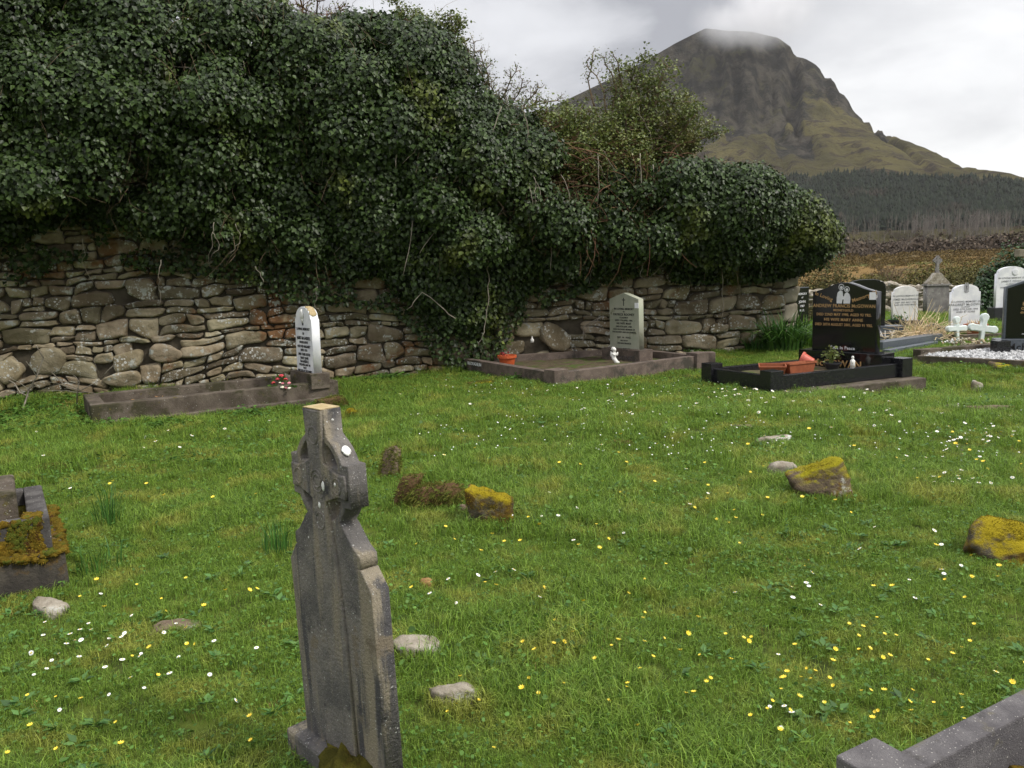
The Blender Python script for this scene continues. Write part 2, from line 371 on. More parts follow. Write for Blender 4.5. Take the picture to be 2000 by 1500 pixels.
M_darkpl = mat('dark_plastic', (.02, .02, .024), (.03, .03, .034), 20, .4, (), .05, 60, .4)
M_petr = mat('crimson_petals', (.45, .03, .06), (.62, .10, .13), 60, .7, (), .1, 60, .2, 'Object', .3)
M_petd = mat('dark_red_leaves', (.16, .012, .025), (.25, .03, .04), 60, .7, (), .1, 60, .2, 'Object', .3)
M_petp = mat('pink_petals', (.65, .15, .22), (.75, .35, .38), 60, .7, (), .1, 60, .2, 'Object', .2)
M_petw = mat('cream_petals', (.75, .72, .5), (.8, .78, .68), 60, .7, (), .1, 60, .2, 'Object', .1)
M_daisy = mat('daisy_petals', (.8, .8, .78), (.85, .85, .82), 60, .6, (), 0)
M_yel = mat('celandine_petals', (.80, .58, .03), (.85, .68, .06), 60, .35, (), 0, spec=.5)
M_yelc = mat('flower_eye', (.7, .45, .02), (.75, .5, .03), 60, .6, (), 0)
M_fstem = mat('flower_stalk', (.14, .2, .05), (.2, .26, .07), 60, .6, (), 0)
M_primrose = mat('primrose_petals', (.8, .78, .35), (.82, .8, .42), 60, .6, (), 0)
M_straw = mat('dry_straw', (.72, .58, .38), (.58, .44, .26), 8, .85, (), .1, 60, .2, 'World', .25)
M_cork = mat('grave_soil', (.07, .055, .035), (.12, .095, .06), 12, .95, [((.07, .10, .025), 4, .48, .62, 'n')], .8, 70, .1, 'World')
M_gravel = mat('pale_gravel', (.30, .30, .30), (.5, .5, .49), 60, .9, (), .4, 60, .2, 'World', .4)
M_wreath = mat('pale_green_white_foam', (.66, .72, .69), (.58, .64, .61), 12, .9, (), .2, 60)
M_leaflit = mat('leaf_litter', (.16, .085, .035), (.24, .14, .06), 20, .85, (), .1, 60, .2, 'World', .3)

# ------------------------------------------------------------------ ground sheet
def gridsheet(xs, ys, zf):
    X, Y = np.meshgrid(xs, ys); return np.stack([X.ravel(), Y.ravel(), zf(X, Y).ravel()], 1), gridfaces(len(xs), len(ys))
def axis(a, b, step, far, gr=1.22):
    c = list(np.arange(a, b+1e-6, step)); s = step; lo = []; hi = []; x = b
    while x < far: s *= gr; x += s; hi.append(x)
    s = step; x = a
    while x > -far: s *= gr; x -= s; lo.append(x)
    return np.array(lo[::-1]+c+hi)
M_ground = bpy.data.materials.new('turf_ground'); M_ground.use_nodes = True
nt = M_ground.node_tree; b = nt.nodes['Principled BSDF']; geo = nd(nt, 'ShaderNodeNewGeometry'); P = geo.outputs['Position']
near = mixc(nt, rampn(nt, noisen(nt, P, 9, 6, .65), .4, .62), (.045, .06, .014), (.11, .145, .024))
near = mixc(nt, rampn(nt, noisen(nt, P, 2.2, 5, .6), .58, .70), near, (.12, .12, .02))
bog = mixc(nt, rampn(nt, noisen(nt, P, .05, 7, .7), .42, .58), (.085, .065, .028), (.17, .105, .035))
bog = mixc(nt, rampn(nt, noisen(nt, P, .03, 6, .6), .56, .64), bog, (.10, .12, .035))
sp = nd(nt, 'ShaderNodeSeparateXYZ'); nt.links.new(P, sp.inputs[0])
col = mixc(nt, rampn(nt, sp.outputs['Y'], 26, 40), near, bog)
col = mixc(nt, rampn(nt, sp.outputs['Y'], 170, 240), col, (.055, .042, .026))
nt.links.new(col, b.inputs['Base Color']); b.inputs['Roughness'].default_value = .95; b.inputs['Specular IOR Level'].default_value = .1
bp = nd(nt, 'ShaderNodeBump'); bp.inputs['Strength'].default_value = .7; bp.inputs['Distance'].default_value = .03
nt.links.new(noisen(nt, P, 24, 6, .7), bp.inputs['Height']); nt.links.new(bp.outputs[0], b.inputs['Normal'])
V, F = gridsheet(axis(-11, 17, .22, 6000), axis(-3, 24, .22, 6000), gh)
V[:, 2] -= .02*(1-sst(22, 30, V[:, 1]))
tag(npmesh('ground', V, F, M_ground, smooth=True), 'cemetery turf running out to brown bog fields', 'ground', kind='structure')

# ------------------------------------------------------------------ mountain
YR = 1300.0
ridge_px = [(-3200, 560), (-1500, 520), (-400, 500), (400, 450), (800, 330), (1100, 198), (1180, 160), (1262, 118), (1320, 84), (1378, 55), (1420, 60), (1470, 62), (1520, 74), (1545, 92), (1552, 110), (1572, 114), (1590, 124), (1603, 136), (1608, 158),
            (1622, 180), (1640, 205), (1690, 246), (1740, 285), (1800, 315), (1880, 345), (1950, 372), (2000, 382), (2200, 425), (2800, 470), (4200, 500)]
rp = [at(px, py, YR) for px, py in ridge_px]
def Rz(x): return np.interp(x, [p.x for p in rp], [p.z for p in rp])
def prof(t):
    t = np.clip(t, 0, 1); return .80*t**1.75+.20*sst(.72, .99, t)*t
def mtn(X, Y):
    yy = Y+0*X
    t = (yy-470)/(YR-470)
    rz = Rz(X); base = 14+.055*(yy-470)
    up = prof(t)*np.clip(rz-base*1.0, -60, 1e4)
    z = base+up
    k = np.clip(rz/250, 0, 1.2)
    xs = X+.30*(YR-yy)
    rib = np.abs(fbm(xs/58, yy/420, 21, 4, .55)-.5)*2
    rib2 = np.abs(fbm(xs/20, yy/160, 5, 3, .6)-.5)*2
    m = sst(.45, .85, t)*(1-sst(.985, 1.0, t))*k
    z = z - 26*(1-sst(0, .35, rib))*m - 8*(1-sst(0, .4, rib2))*m*sst(.6, .9, t)
    z = z - 6*sst(.2, .5, t)*(1-sst(.7, .9, t))*(1-sst(0, .22, rib))*k
    z = z + (fbm(X/45, yy/45, 2, 5, .55)-.5)*10*(sst(0, .3, t)*(1-sst(.93, 1, t)))
    z = z + (fbm(X/16, yy/30, 77, 4, .6)-.5)*11*sst(.55, .8, t)*(1-sst(.96, 1, t))*np.clip(k, 0, 1)
    back = sst(YR, YR+500, yy)
    z = np.where(yy > YR, rz*(1-.0*back)-.28*(yy-YR)*np.clip(rz/200, 0, 1), z)
    z = np.where(t < 0, gh(X, yy)-3, z)
    return z
xs = np.concatenate([np.linspace(-3000, -420, 60), np.arange(-400, 1150, 5.0), np.linspace(1170, 4200, 60)])
ys = np.concatenate([np.arange(440, 900, 14), np.arange(900, YR, 5.0), [YR], np.linspace(YR+15, 2600, 24)])
V, F = gridsheet(xs, ys, mtn)
T = np.clip((V[:, 1]-470)/(YR-470), 0, 1.3)
kk = np.clip(Rz(V[:, 0])/230, 0, 1.3)
xs_ = V[:, 0]+.30*(YR-V[:, 1])
ribc = np.abs(fbm(xs_/58, V[:, 1]/420, 21, 4, .55)-.5)*2
rock = sst(.74, .93, T*np.clip(kk, 0, 1.06)+.35*(fbm(V[:, 0]/90, V[:, 1]/110, 31, 4)-.5)+.25*(1-sst(0, .22, ribc))*sst(.2, .5, T))
M_mtn = bpy.data.materials.new('moorland_and_crag'); M_mtn.use_nodes = True
nt = M_mtn.node_tree; b = nt.nodes['Principled BSDF']; geo = nd(nt, 'ShaderNodeNewGeometry'); P = geo.outputs['Position']
gcol = mixc(nt, rampn(nt, noisen(nt, P, .012, 7, .65), .40, .60), (.058, .052, .021), (.100, .086, .033))
gcol = mixc(nt, rampn(nt, noisen(nt, P, .03, 9, .8, .6), .50, .57), gcol, (.034, .026, .018))
mpp = nd(nt, 'ShaderNodeMapping'); mpp.inputs['Scale'].default_value = (.035, .02, .03); nt.links.new(P, mpp.inputs[0])
rcol = mixc(nt, rampn(nt, noisen(nt, mpp.outputs[0], 1.0, 8, .7), .42, .62), (.016, .015, .012), (.066, .058, .044))
rcol = mixc(nt, rampn(nt, noisen(nt, P, .022, 8, .75), .54, .64), rcol, (.062, .058, .028))
an = nd(nt, 'ShaderNodeAttribute', attribute_name='rock')
fc = mathn(nt, 'ADD', an.outputs['Fac'], mathn(nt, 'MULTIPLY', mathn(nt, 'SUBTRACT', noisen(nt, P, .05, 6, .7), .5), .9), True)
nt.links.new(mixc(nt, rampn(nt, fc, .35, .65), gcol, rcol), b.inputs['Base Color'])
b.inputs['Roughness'].default_value = .95; b.inputs['Specular IOR Level'].default_value = .08
bp = nd(nt, 'ShaderNodeBump'); bp.inputs['Strength'].default_value = 1; bp.inputs['Distance'].default_value = 11
nt.links.new(noisen(nt, P, .06, 8, .7), bp.inputs['Height']); nt.links.new(bp.outputs[0], b.inputs['Normal'])
tag(npmesh('mountain', V, F, M_mtn, smooth=True, attrs={'rock': rock}), 'flat topped craggy mountain with its summit in cloud', 'mountain', kind='structure')
def mz(x, y): return float(mtn(np.array([x]), np.array([y]))[0])

# ------------------------------------------------------------------ far woods and scrub (stuff)
M_conif = leafmat('conifer_needles', (.007, .011, .007), (.013, .019, .010), (.026, .021, .015), .8, 0, .15, .02)
M_bare = leafmat('bare_twig_haze', (.070, .053, .042), (.10, .078, .056), (.12, .105, .066), .9, 0, .1, .03)
M_palebark = mat('pale_birch_bark', (.15, .13, .11), (.24, .21, .18), .1, .9, (), 0, rnd=.3)
def conifers(n, region, name, label):
    Vs = []; Fs = []; k = 0; c = 0; tries = 0
    while c < n and tries < n*30:
        tries += 1; p = region()
        if p is None: continue
        x, y, z, h, w = p; S = 7
        for ti, (z0, z1, r) in enumerate(((.08, .55, 1), (.35, .8, .75), (.62, 1.0, .45))):
            a = rng.uniform(0, 6.28, 1)+np.arange(S)*2*pi/S; rr = w*r*rng.uniform(.65, 1.25, S)
            ring = np.stack([x+rr*np.cos(a), y+rr*np.sin(a), z+h*(z0+rng.uniform(-.06, .06, S))], 1)
            Vs.append(ring); Vs.append(np.array([[x+rng.normal()*.2, y, z+h*z1]]))
            Fs.append([(k+i, k+(i+1) % S, k+S) for i in range(S)]); k += S+1
        c += 1
    return tag(npmesh(name, np.concatenate(Vs), np.concatenate(Fs), M_conif), label, 'forest', kind='stuff')
def base_at(px, Y):
    x = ray(px, 480); x = x.x/x.y*Y; return x
def forest_region():
    px = rng.uniform(1330, 2350); Y = rng.uniform(500, 1000)
    x = base_at(px, Y)
    # upper edge of the plantation falls to the right
    ytop = np.interp(px, [1330, 1450, 1600, 1800, 1950, 2350], [790, 800, 790, 750, 730, 650]) + 50*(fbm(px/60, 1, 4, 3)-.5)
    if Y > ytop: return None
    return x, Y, mz(x, Y)-1, rng.uniform(6, 11), rng.uniform(2.2, 3.8)
conifers(9500, forest_region, 'conifer_forest', 'dark conifer plantation covering the foot of the mountain')
def bushes(name, label, spots, m, nf, cat, size=.35, flat=.6):
    """each spot (x, y, z, radius, height): a cloud of small leaf-sized faces"""
    Vs = []; c = len(spots)
    S = np.array(spots); idx = np.repeat(np.arange(c), nf); n = len(idx)
    d = rng.normal(size=(n, 3)); d /= np.linalg.norm(d, axis=1)[:, None]; d[:, 2] = np.abs(d[:, 2])
    rad = rng.uniform(.55, 1.05, n)
    C = np.stack([S[idx, 0]+d[:, 0]*S[idx, 3]*rad, S[idx, 1]+d[:, 1]*S[idx, 3]*rad, S[idx, 2]+d[:, 2]*S[idx, 4]*rad], 1)
    u = rng.normal(size=(n, 3)); u /= np.linalg.norm(u, axis=1)[:, None]; w = np.cross(u, rng.normal(size=(n, 3))); w /= np.linalg.norm(w, axis=1)[:, None]
    sz = size*S[idx, 3]*rng.uniform(.5, 1.3, n)
    u = u*sz[:, None]; w = w*(sz*flat)[:, None]
    V = np.stack([C-u, C+w, C+u, C-w], 1).reshape(-1, 3); F = np.arange(4*n).reshape(-1, 4)
    return tag(npmesh(name, V, F, m), label, cat, kind='stuff')
sp = []
for i in range(900):
    px = R.uniform(1300, 2350); Y = R.uniform(215, 480)*1.0; x = base_at(px, Y); r = R.uniform(1.5, 4.2)
    sp.append((x, Y, max(gz(x, Y), mz(x, Y))-.3, r, r*R.uniform(.8, 1.6)))
bushes('scrub_belt', 'brown leafless scrub belt below the conifer forest', sp, M_bare, 90, 'scrub', .16)
mb = MB()
for i in range(520):
    px = np.interp(R.random(), [0, .12, .75, 1], [1640, 1780, 1970, 2250]); Y = R.uniform(455, 505); x = base_at(px, Y); z = max(gz(x, Y), mz(x, Y))-.5; h = R.uniform(6, 13)
    l = R.uniform(-.8, .8)
    mb.tube([(x, Y, z), (x+l*.4, Y, z+h*.55), (x+l, Y, z+h)], .16, .04, 3)
    for q in range(3): mb.tube([(x+l*.3, Y, z+h*R.uniform(.3, .7)), (x+R.uniform(-2.2, 2.2), Y, z+h*R.uniform(.7, 1.0))], .07, .03, 3)
tag(mb.build('birch_wood', M_palebark), 'pale bare birch trunks along the lower edge of the forest', 'wood', kind='stuff')
# bog field rushes, tussocks and low gorse between the graveyard and the scrub
sp = []
for i in range(1500):
    px = R.uniform(1400, 2200); Y = R.uniform(45, 205)**1.0; x = base_at(px, Y); r = R.uniform(.2, .7)*Y/80
    sp.append((x, Y, gz(x, Y)-.05, r, r*.6))
M_tuss = leafmat('bog_tussocks', (.085, .062, .026), (.15, .105, .04), (.085, .085, .03), .9, .1, .1, .06)
bushes('bog_grass', 'rusty brown bog grass tussocks in the field behind', sp, M_tuss, 60, 'grass', .22, .3)

# ------------------------------------------------------------------ leaf scattering
def leaves(C, N, size, asp=.45, up=None, fold=.16, droop=1.0):
    """leaf blades at C facing N, tips hanging down; returns V, F"""
    n = len(C); N = N/np.linalg.norm(N, axis=1)[:, None]
    g_ = np.tile(np.array([0, 0, -1.0]), (n, 1)) if up is None else up
    t = g_*droop+rng.normal(size=(n, 3))*.55; t -= (t*N).sum(1)[:, None]*N; t /= np.linalg.norm(t, axis=1)[:, None]+1e-9
    s = np.cross(t, N); sz = (size*rng.uniform(.6, 1.25, n))[:, None]
    a = rng.uniform(.8, 1.2, n)[:, None]*asp
    b0 = C; L = C+sz*(t*.38-s*a+N*fold); tip = C+sz*(t*1.0+N*-.06); Rr = C+sz*(t*.38+s*a+N*fold)
    V = np.stack([b0, Rr, tip, L], 1).reshape(-1, 3); k = np.arange(n)*4
    F = np.concatenate([np.stack([k, k+1, k+2], 1), np.stack([k, k+2, k+3], 1)])
    return V, F
def unit(n):
    d = rng.normal(size=(n, 3)); return d/np.linalg.norm(d, axis=1)[:, None]

# ------------------------------------------------------------------ ruined church wall
A_ = Vector((-8.9, 11.30, 0)); B_ = at(1556, 690, 14.9)
A_.z = B_.z = 0
WD = (B_-A_); WL = WD.length; WD.normalize(); WN = Vector((WD.y, -WD.x, 0))       # WN points at the camera
WDa, WNa = np.array(WD), np.array(WN)
def wall_hit(px, py, off=0.0):
    d = ray(px, py); o = A_+WN*off; t = (o-CAM).dot(WN)/d.dot(WN); p = CAM+d*t; return (p-A_).dot(WD), p.z
def wp(s, z, o): return A_+WD*s+WN*o+Vector((0, 0, z))
ztop = [wall_hit(px, py) for px, py in ((-260, -60), (300, 40), (560, 110), (700, 110), (860, 120), (960, 220), (1080, 290), (1200, 340), (1330, 380), (1400, 420), (1500, 470), (1558, 520))]
def wtop(s): return np.interp(s, [a for a, b in ztop], [b for a, b in ztop])
wall = empty('ruined_stone_wall', (A_.x, A_.y, 0), 0, 'long rubble stone wall of the ruin, its upper part hidden under ivy', 'stone wall')
def warp(s, z):
    return s+.10*(vn(s*1.1, z*1.5, 1)-.5)*2, z+.15*(vn(s*.8, z*.9, 2)-.5)*2+.03*(vn(s*3, z*2, 5)-.5)*2
cells = []
z = -.25; Rw = random.Random(5)
while z < 3.3:
    hrow = Rw.choice([.08, .11, .13, .16, .19, .23, .27]); s = -Rw.uniform(0, .3)
    while s < WL-.02:
        w = Rw.uniform(.9, 3.6)*max(.12, hrow*.9); w = min(w, .62)
        e = min(s+w, WL)
        if WL-e < .12: e = WL
        if hrow > .17 and Rw.random() < .45:
            k = Rw.uniform(.35, .65); cells.append((s, e, z, z+hrow*k))
            if Rw.random() < .5: cells.append((s, e, z+hrow*k, z+hrow))
            else:
                mid = s+(e-s)*Rw.uniform(.35, .65); cells += [(s, mid, z+hrow*k, z+hrow), (mid, e, z+hrow*k, z+hrow)]
        else: cells.append((s, e, z, z+hrow))
        s = e
        if e >= WL: break
    z += hrow
big = []                                                     # larger boulders seen in the wall
for px, py, w, h in ((1085, 660, .58, .5), (95, 705, .50, .42), (250, 705, .42, .30), (22, 722, .36, .42), (275, 565, .42, .36), (240, 740, .56, .25), (325, 690, .5, .3), (1400, 640, .4, .18)):
    s0, z0 = wall_hit(px, py); big.append((s0-w/2, s0+w/2, z0-h/2, z0+h/2))
qn = []                                                      # squared stones of the broken end
zz = -.2
while zz < 2.2:
    h = Rw.uniform(.24, .36); w = Rw.choice([.34, .5, .42]); qn.append((WL-w, WL+.02, zz, zz+h)); zz += h
def inside(c, S, gap=.55):
    cx, cz = (c[0]+c[1])/2, (c[2]+c[3])/2
    return any(b[0]-.01 < cx < b[1]+.01 and b[2]-.01 < cz < b[3]+.01 for b in S)
VS = []; FS = []; off = 0; NX, NZ = 19, 14
U, Wv = np.meshgrid(np.sin(np.linspace(-1, 1, NX)*pi/2), np.sin(np.linspace(-1, 1, NZ)*pi/2)); gf = gridfaces(NX, NZ)
def stone(c, gap=.004, prot=None, warpit=True, rnd=.09):
    s0, s1, z0, z1 = c; w, h = s1-s0, z1-z0; u = U.copy(); v = Wv.copy()
    j = [Rw.uniform(-1, 1) for _ in range(8)]
    rnd_ = rnd*Rw.uniform(.5, 1.6)
    uu = u*(1-rnd_*np.abs(v)**3); vv = v*(1-rnd_*1.2*np.abs(u)**4)
    ss = (s0+s1)/2+uu*(w/2-gap)+min(w, .3)*.09*(j[0]*v+j[1]*u*v); z_ = (z0+z1)/2+vv*(h/2-gap)+h*.13*(j[2]*u+j[3]*u*v)
    ss = ss+.012*(vn(ss*14, z_*14, int(s0*91) % 97)-.5)*2*np.abs(u); z_ = z_+.012*(vn(ss*11+5, z_*14, int(z0*77) % 89)-.5)*2*np.abs(v)
    if warpit: ss, z_ = warp(ss, z_)
    d = .03+.05*Rw.random() if prot is None else prot
    edge = (1-np.abs(u)**9)*(1-np.abs(v)**7)
    o = -.06+(.06+d)*np.clip(edge, 0, 1)**.30+(.035*(fbm(ss*7+s0*9, z_*9+z0*5, 3, 3)-.5)+.028*(fbm(ss*22+s0*9, z_*26+z0*5, 8, 3)-.5))*edge+d*.35*(j[4]*u+j[5]*v)*edge
    return ss, z_, o
for c in cells:
    if inside(c, [(b[0]+.06, b[1]-.06, b[2]+.05, b[3]-.05) for b in big]): continue
    if c[1] > WL-.56 and (c[2]+c[3])/2 < 2.2:
        lim = min([b[0] for b in qn if b[2]-.06 < (c[2]+c[3])/2 < b[3]+.06] or [WL])
        if c[0] > lim-.05: continue
        c = (c[0], min(c[1], lim+.05), c[2], c[3])
    if (c[2]+c[3])/2 > wtop((c[0]+c[1])/2)+.1: continue
    ss, z_, o = stone(c); VS.append((ss, z_, o))
for c in big: VS.append(stone(c, .004, .10, False, .28))
VV = []
for i, (ss, z_, o) in enumerate(VS):
    P_ = ss[..., None]*WDa+o[..., None]*WNa; P_[..., 2] += z_
    VV.append(P_.reshape(-1, 3)); FS.append(gf+i*NX*NZ)
npmesh('rubble_stonework', np.concatenate(VV), np.concatenate(FS), M_wall, wall, smooth=True)
VV = []; FS = []
for i, c in enumerate(qn):
    ss, z_, o = stone(c, .006, .05, False, .05)
    P_ = ss[..., None]*WDa+o[..., None]*WNa; P_[..., 2] += z_; VV.append(P_.reshape(-1, 3)); FS.append(gf+i*NX*NZ)
npmesh('quoin', np.concatenate(VV), np.concatenate(FS), M_quoin, wall, smooth=True)['label'] = 'squared pale stones at the broken end of the wall'
mb = MB(); ss = np.linspace(-6, WL-.01, 60); k0 = 0
for s in ss:
    t = float(wtop(s))+.12*(float(vn(s*3, 1, 4))-.5)
    for o, zq in ((-.03, -.4), (-.03, t), (-.75, t-.05), (-.75, -.4)): 
        p = WD*s+WN*o; mb.v.append((p.x, p.y, zq))
for i in range(len(ss)-1):
    for q in range(4): mb.f.append((i*4+q, i*4+(q+1) % 4, i*4+4+(q+1) % 4, i*4+4+q)); mb.m.append(0)
mb.f.append((0, 1, 2, 3)); mb.m.append(0); e = (len(ss)-1)*4; mb.f.append((e+3, e+2, e+1, e)); mb.m.append(0)
mb.build('wall_core', M_mortar, wall, fixn=True)

# ------------------------------------------------------------------ ivy over the wall
top_px = [(-500, -330), (-260, -300), (0, -180), (300, -120), (480, -70), (545, -12), (640, 8), (700, -8), (790, -15), (860, 15), (900, 70), (932, 100), (950, 140), (1000, 168), (1040, 205), (1090, 240), (1130, 265), (1180, 280), (1240, 295), (1300, 300), (1345, 305), (1385, 318),
          (1450, 325), (1500, 342), (1540, 365), (1572, 398), (1598, 432), (1612, 470), (1616, 500)]
bot_px = [(-500, 500), (-260, 500), (0, 500), (60, 485), (110, 462), (200, 458), (260, 480), (330, 500), (400, 508), (480, 525), (560, 560), (650, 572), (760, 580), (800, 605), (850, 640), (900, 668), (950, 668), (990, 640), (1040, 605), (1090, 588), (1150, 575), (1220, 555), (1280, 545), (1340, 535), (1420, 538), (1500, 538), (1560, 536), (1590, 525), (1616, 505)]
bot_px = [(px, py-(34 if 330 <= px <= 800 or 1000 < px <= 1300 else 20 if px < 330 else 8)) for px, py in bot_px]
OFF = .45
tw = [wall_hit(px, py, OFF) for px, py in top_px]; bw = [wall_hit(px, py, OFF) for px, py in bot_px]
def itop(s): return np.interp(s, [a for a, b in tw], [b for a, b in tw])
def ibot(s): return np.interp(s, [a for a, b in bw], [b for a, b in bw])
def spx(px, py): return wall_hit(px, py, OFF)
S_BUSH = spx(1352, 400)[0]; SMAX = spx(1616, 500)[0]; SMIN = spx(-420, 300)[0]
def zone(s, z, pts):
    """inside test of pixel polygon given on the wall plane"""
    q = [spx(*p) for p in pts]; c = np.zeros(len(s), bool); n = len(q)
    for i in range(n):
        (x1, y1), (x2, y2) = q[i], q[i-1]
        c ^= ((y1 > z) != (y2 > z)) & (s < (x2-x1)*(z-y1)/(y2-y1+1e-9)+x1)
    return c
Z_BRAMBLE = [(1030, 330), (1120, 300), (1220, 320), (1310, 370), (1310, 450), (1200, 430), (1060, 440)]
Z_PRIVET = [(1050, 190), (1180, 200), (1340, 270), (1350, 330), (1230, 330), (1060, 330), (1020, 230)]
Z_HOLES = [[(300, 140), (400, 140), (400, 185), (320, 200)], [(380, 330), (450, 280), (470, 400), (420, 420)], [(160, 340), (340, 350), (330, 400), (150, 430)], [(820, 260), (880, 250), (880, 290), (830, 300)], [(640, 70), (700, 80), (680, 120), (640, 120)]]
def clumps(n, smin, smax):
    s = rng.uniform(smin, smax, n*2); t = rng.uniform(0, 1, n*2)
    zt, zb = itop(s), ibot(s); z = zb+t*(zt-zb); r = rng.uniform(.14, .50, n*2)
    keep = (z-r*.75 > zb) & (z+r*.9 < zt) ; s, z, r = s[keep][:n], z[keep][:n], r[keep][:n]
    return s, z, r
def outward(s, z):
    """how far the foliage stands off the wall"""
    zt, zb = itop(s), ibot(s); t = (z-zb)/np.maximum(zt-zb, .3)
    o = .30+.45*np.sin(np.clip(t, 0, 1)*pi)**.7+1.5*(fbm(s*.7, z*.75, 41, 3)-.5)
    return o-.35*sst(.75, 1, t)+.45*(1-sst(2.2, 4.2, s))*sst(0, .15, t)
def make_ivy(parent, n, smin, smax, per, backdepth=1.3, size=.082, mt=None):
    s, z, r = clumps(n, smin, smax)
    br = zone(s, z, Z_BRAMBLE) & (rng.random(len(s)) < .8); pv = zone(s, z, Z_PRIVET) & (rng.random(len(s)) < .6)
    hole = np.zeros(len(s), bool)
    for hz in Z_HOLES: hole |= zone(s, z, hz)
    k = ~(br | pv | hole); s, z, r = s[k], z[k], r[k]
    o = outward(s, z)+rng.uniform(-.12, .12, len(s))
    # crown clumps lying back over the wall top
    nt_ = n//4; s2 = rng.uniform(smin, smax, nt_); z2 = itop(s2)-rng.uniform(.15, .5, nt_); o2 = -rng.uniform(-.1, backdepth, nt_); r2 = rng.uniform(.15, .4, nt_)
    z2 = z2+np.minimum(o2, 0)*.1
    k = z2-r2 > ibot(s2); s2, z2, o2, r2 = s2[k], z2[k], o2[k], r2[k]
    s = np.concatenate([s, s2]); z = np.concatenate([z, z2]); o = np.concatenate([o, o2]); r = np.concatenate([r, r2])
    nb = int((smax-smin)*16); s4 = rng.uniform(smin, smax, nb); r4 = rng.uniform(.09, .24, nb); z4 = ibot(s4)+r4*.8+rng.uniform(0, .35, nb); o4 = rng.uniform(.10, .32, nb)
    s = np.concatenate([s, s4]); z = np.concatenate([z, z4]); o = np.concatenate([o, o4]); r = np.concatenate([r, r4])
    idx = np.repeat(np.arange(len(s)), (per*(r/.3)**2).astype(int)); m = len(idx)
    d = unit(m); back = d[:, 1] > .35; d[back, 1] *= -1                       # local: x along wall, y away from camera, z up
    rad = rng.uniform(.72, 1.08, m)*r[idx]
    L = np.stack([s[idx]+d[:, 0]*rad*1.15, o[idx]-d[:, 1]*rad*.8, z[idx]+d[:, 2]*rad*.85], 1)
    N = np.stack([d[:, 0]*.8, -d[:, 1]*.9+.25, d[:, 2]*.6+.45], 1)+rng.normal(size=(m, 3))*.32
    # thin layer of leaves close to the wall between the clumps
    f = int(m*.16); s3 = rng.uniform(smin, smax, f); z3 = ibot(s3)+rng.uniform(-.12, 1, f)*(itop(s3)-ibot(s3)-.15)
    k = np.ones(f, bool)
    for hz in Z_HOLES+[Z_BRAMBLE]: k &= ~zone(s3, z3, hz)
    k &= vn(s3*2.2, z3*2.2, 8) < .8
    s3, z3 = s3[k], z3[k]; f = len(s3)
    L3 = np.stack([s3, np.abs(rng.normal(size=f))*.12+.12, z3], 1); N3 = np.stack([np.zeros(f), np.ones(f), np.full(f, .5)], 1)+rng.normal(size=(f, 3))*.4
    L = np.concatenate([L, L3]); N = np.concatenate([N, N3])
    C = L[:, :1]*WDa+L[:, 1:2]*WNa+np.array([[0, 0, 1]])*L[:, 2:3]; Nw = N[:, :1]*WDa+N[:, 1:2]*WNa+np.array([[0, 0, 1]])*N[:, 2:3]
    V, F = leaves(C, Nw, size, .46)
    return npmesh('foliage', V, F, mt or M_ivy, parent)
ivy = empty('ivy', (A_.x, A_.y, 0), 0, 'huge dark green ivy mass draped over the ruined wall, left and centre', 'ivy')
make_ivy(ivy, 640, SMIN, S_BUSH+.2, 300, 1.3, .068)
bush = empty('ivy_bush', (A_.x, A_.y, 0), 0, 'rounded ivy bush bulging over the right hand end of the ruined wall', 'ivy bush')
make_ivy(bush, 200, S_BUSH-.1, SMAX-.05, 270, 1.6, .066)
def W2(s, z, o): return tuple(WD*s+WN*o+Vector((0, 0, z)))
# stems of the ivy, some hanging clear of the leaves (pixel-traced paths laid in front of the leaf surface)
def vine(mb, pts, off, r0=.009, r1=.005, wob=.02):
    P_ = [spx(*p) for p in pts]; out_ = []
    for i in range(len(P_)-1):
        for q in range(6):
            t = q/6; s = P_[i][0]*(1-t)+P_[i+1][0]*t; z = P_[i][1]*(1-t)+P_[i+1][1]*t
            o = off if off is not None else float(outward(np.array([s]), np.array([z]))[0])+.22
            out_.append(W2(s+R.uniform(-wob, wob), z, max(.12, o+R.uniform(-wob, wob))))
    b1 = MB(); b1.tube(out_, r0, r1, 5); b1.build('stem', M_stem, mb, smooth=True)
mb = ivy
for pts, of in (([(945, 505), (948, 570), (940, 640), (925, 680)], .7), ([(830, 345), (800, 430), (775, 560)], .95), ([(895, 325), (890, 370), (860, 430), (800, 510)], .95),
                ([(880, 215), (820, 280), (770, 340)], 1.1), ([(990, 300), (985, 380), (950, 440), (880, 500)], .95), ([(765, 265), (763, 355)], 1.1), ([(1000, 220), (1012, 260), (1008, 330)], 1.0), ([(880, 620), (820, 570), (785, 610)], .8),
                ([(1145, 310), (1145, 430)], 1.0), ([(1222, 310), (1222, 405)], 1.05), ([(1272, 345), (1295, 400), (1300, 415)], 1.0), ([(1250, 330), (1248, 420)], 1.0), ([(960, 225), (938, 290)], 1.1), ([(620, 560), (615, 600), (630, 612)], .35),
                ([(1410, 480), (1409, 560), (1408, 640)], .5), ([(1485, 470), (1483, 560)], .5), ([(1345, 470), (1347, 520)], .7), ([(870, 385), (900, 412)], 1.0), ([(1068, 470), (1068, 540)], .7),
                ([(1180, 620), (1150, 640), (1144, 665)], .35), ([(500, 520), (520, 560)], .5), ([(270, 90), (300, 125), (345, 145), (400, 150)], .9), ([(310, 172), (345, 148)], .9), ([(330, 155), (345, 190), (352, 215)], .9)):
    vine(mb, pts, of)
for i in range(60):
    px = R.uniform(0, 1340); py = R.uniform(120, 520); l = R.uniform(40, 110)
    vine(mb, [(px, py), (px+R.uniform(-15, 15), py+l*.5), (px+R.uniform(-30, 30), py+l)], None, .006, .003)
mb = bush
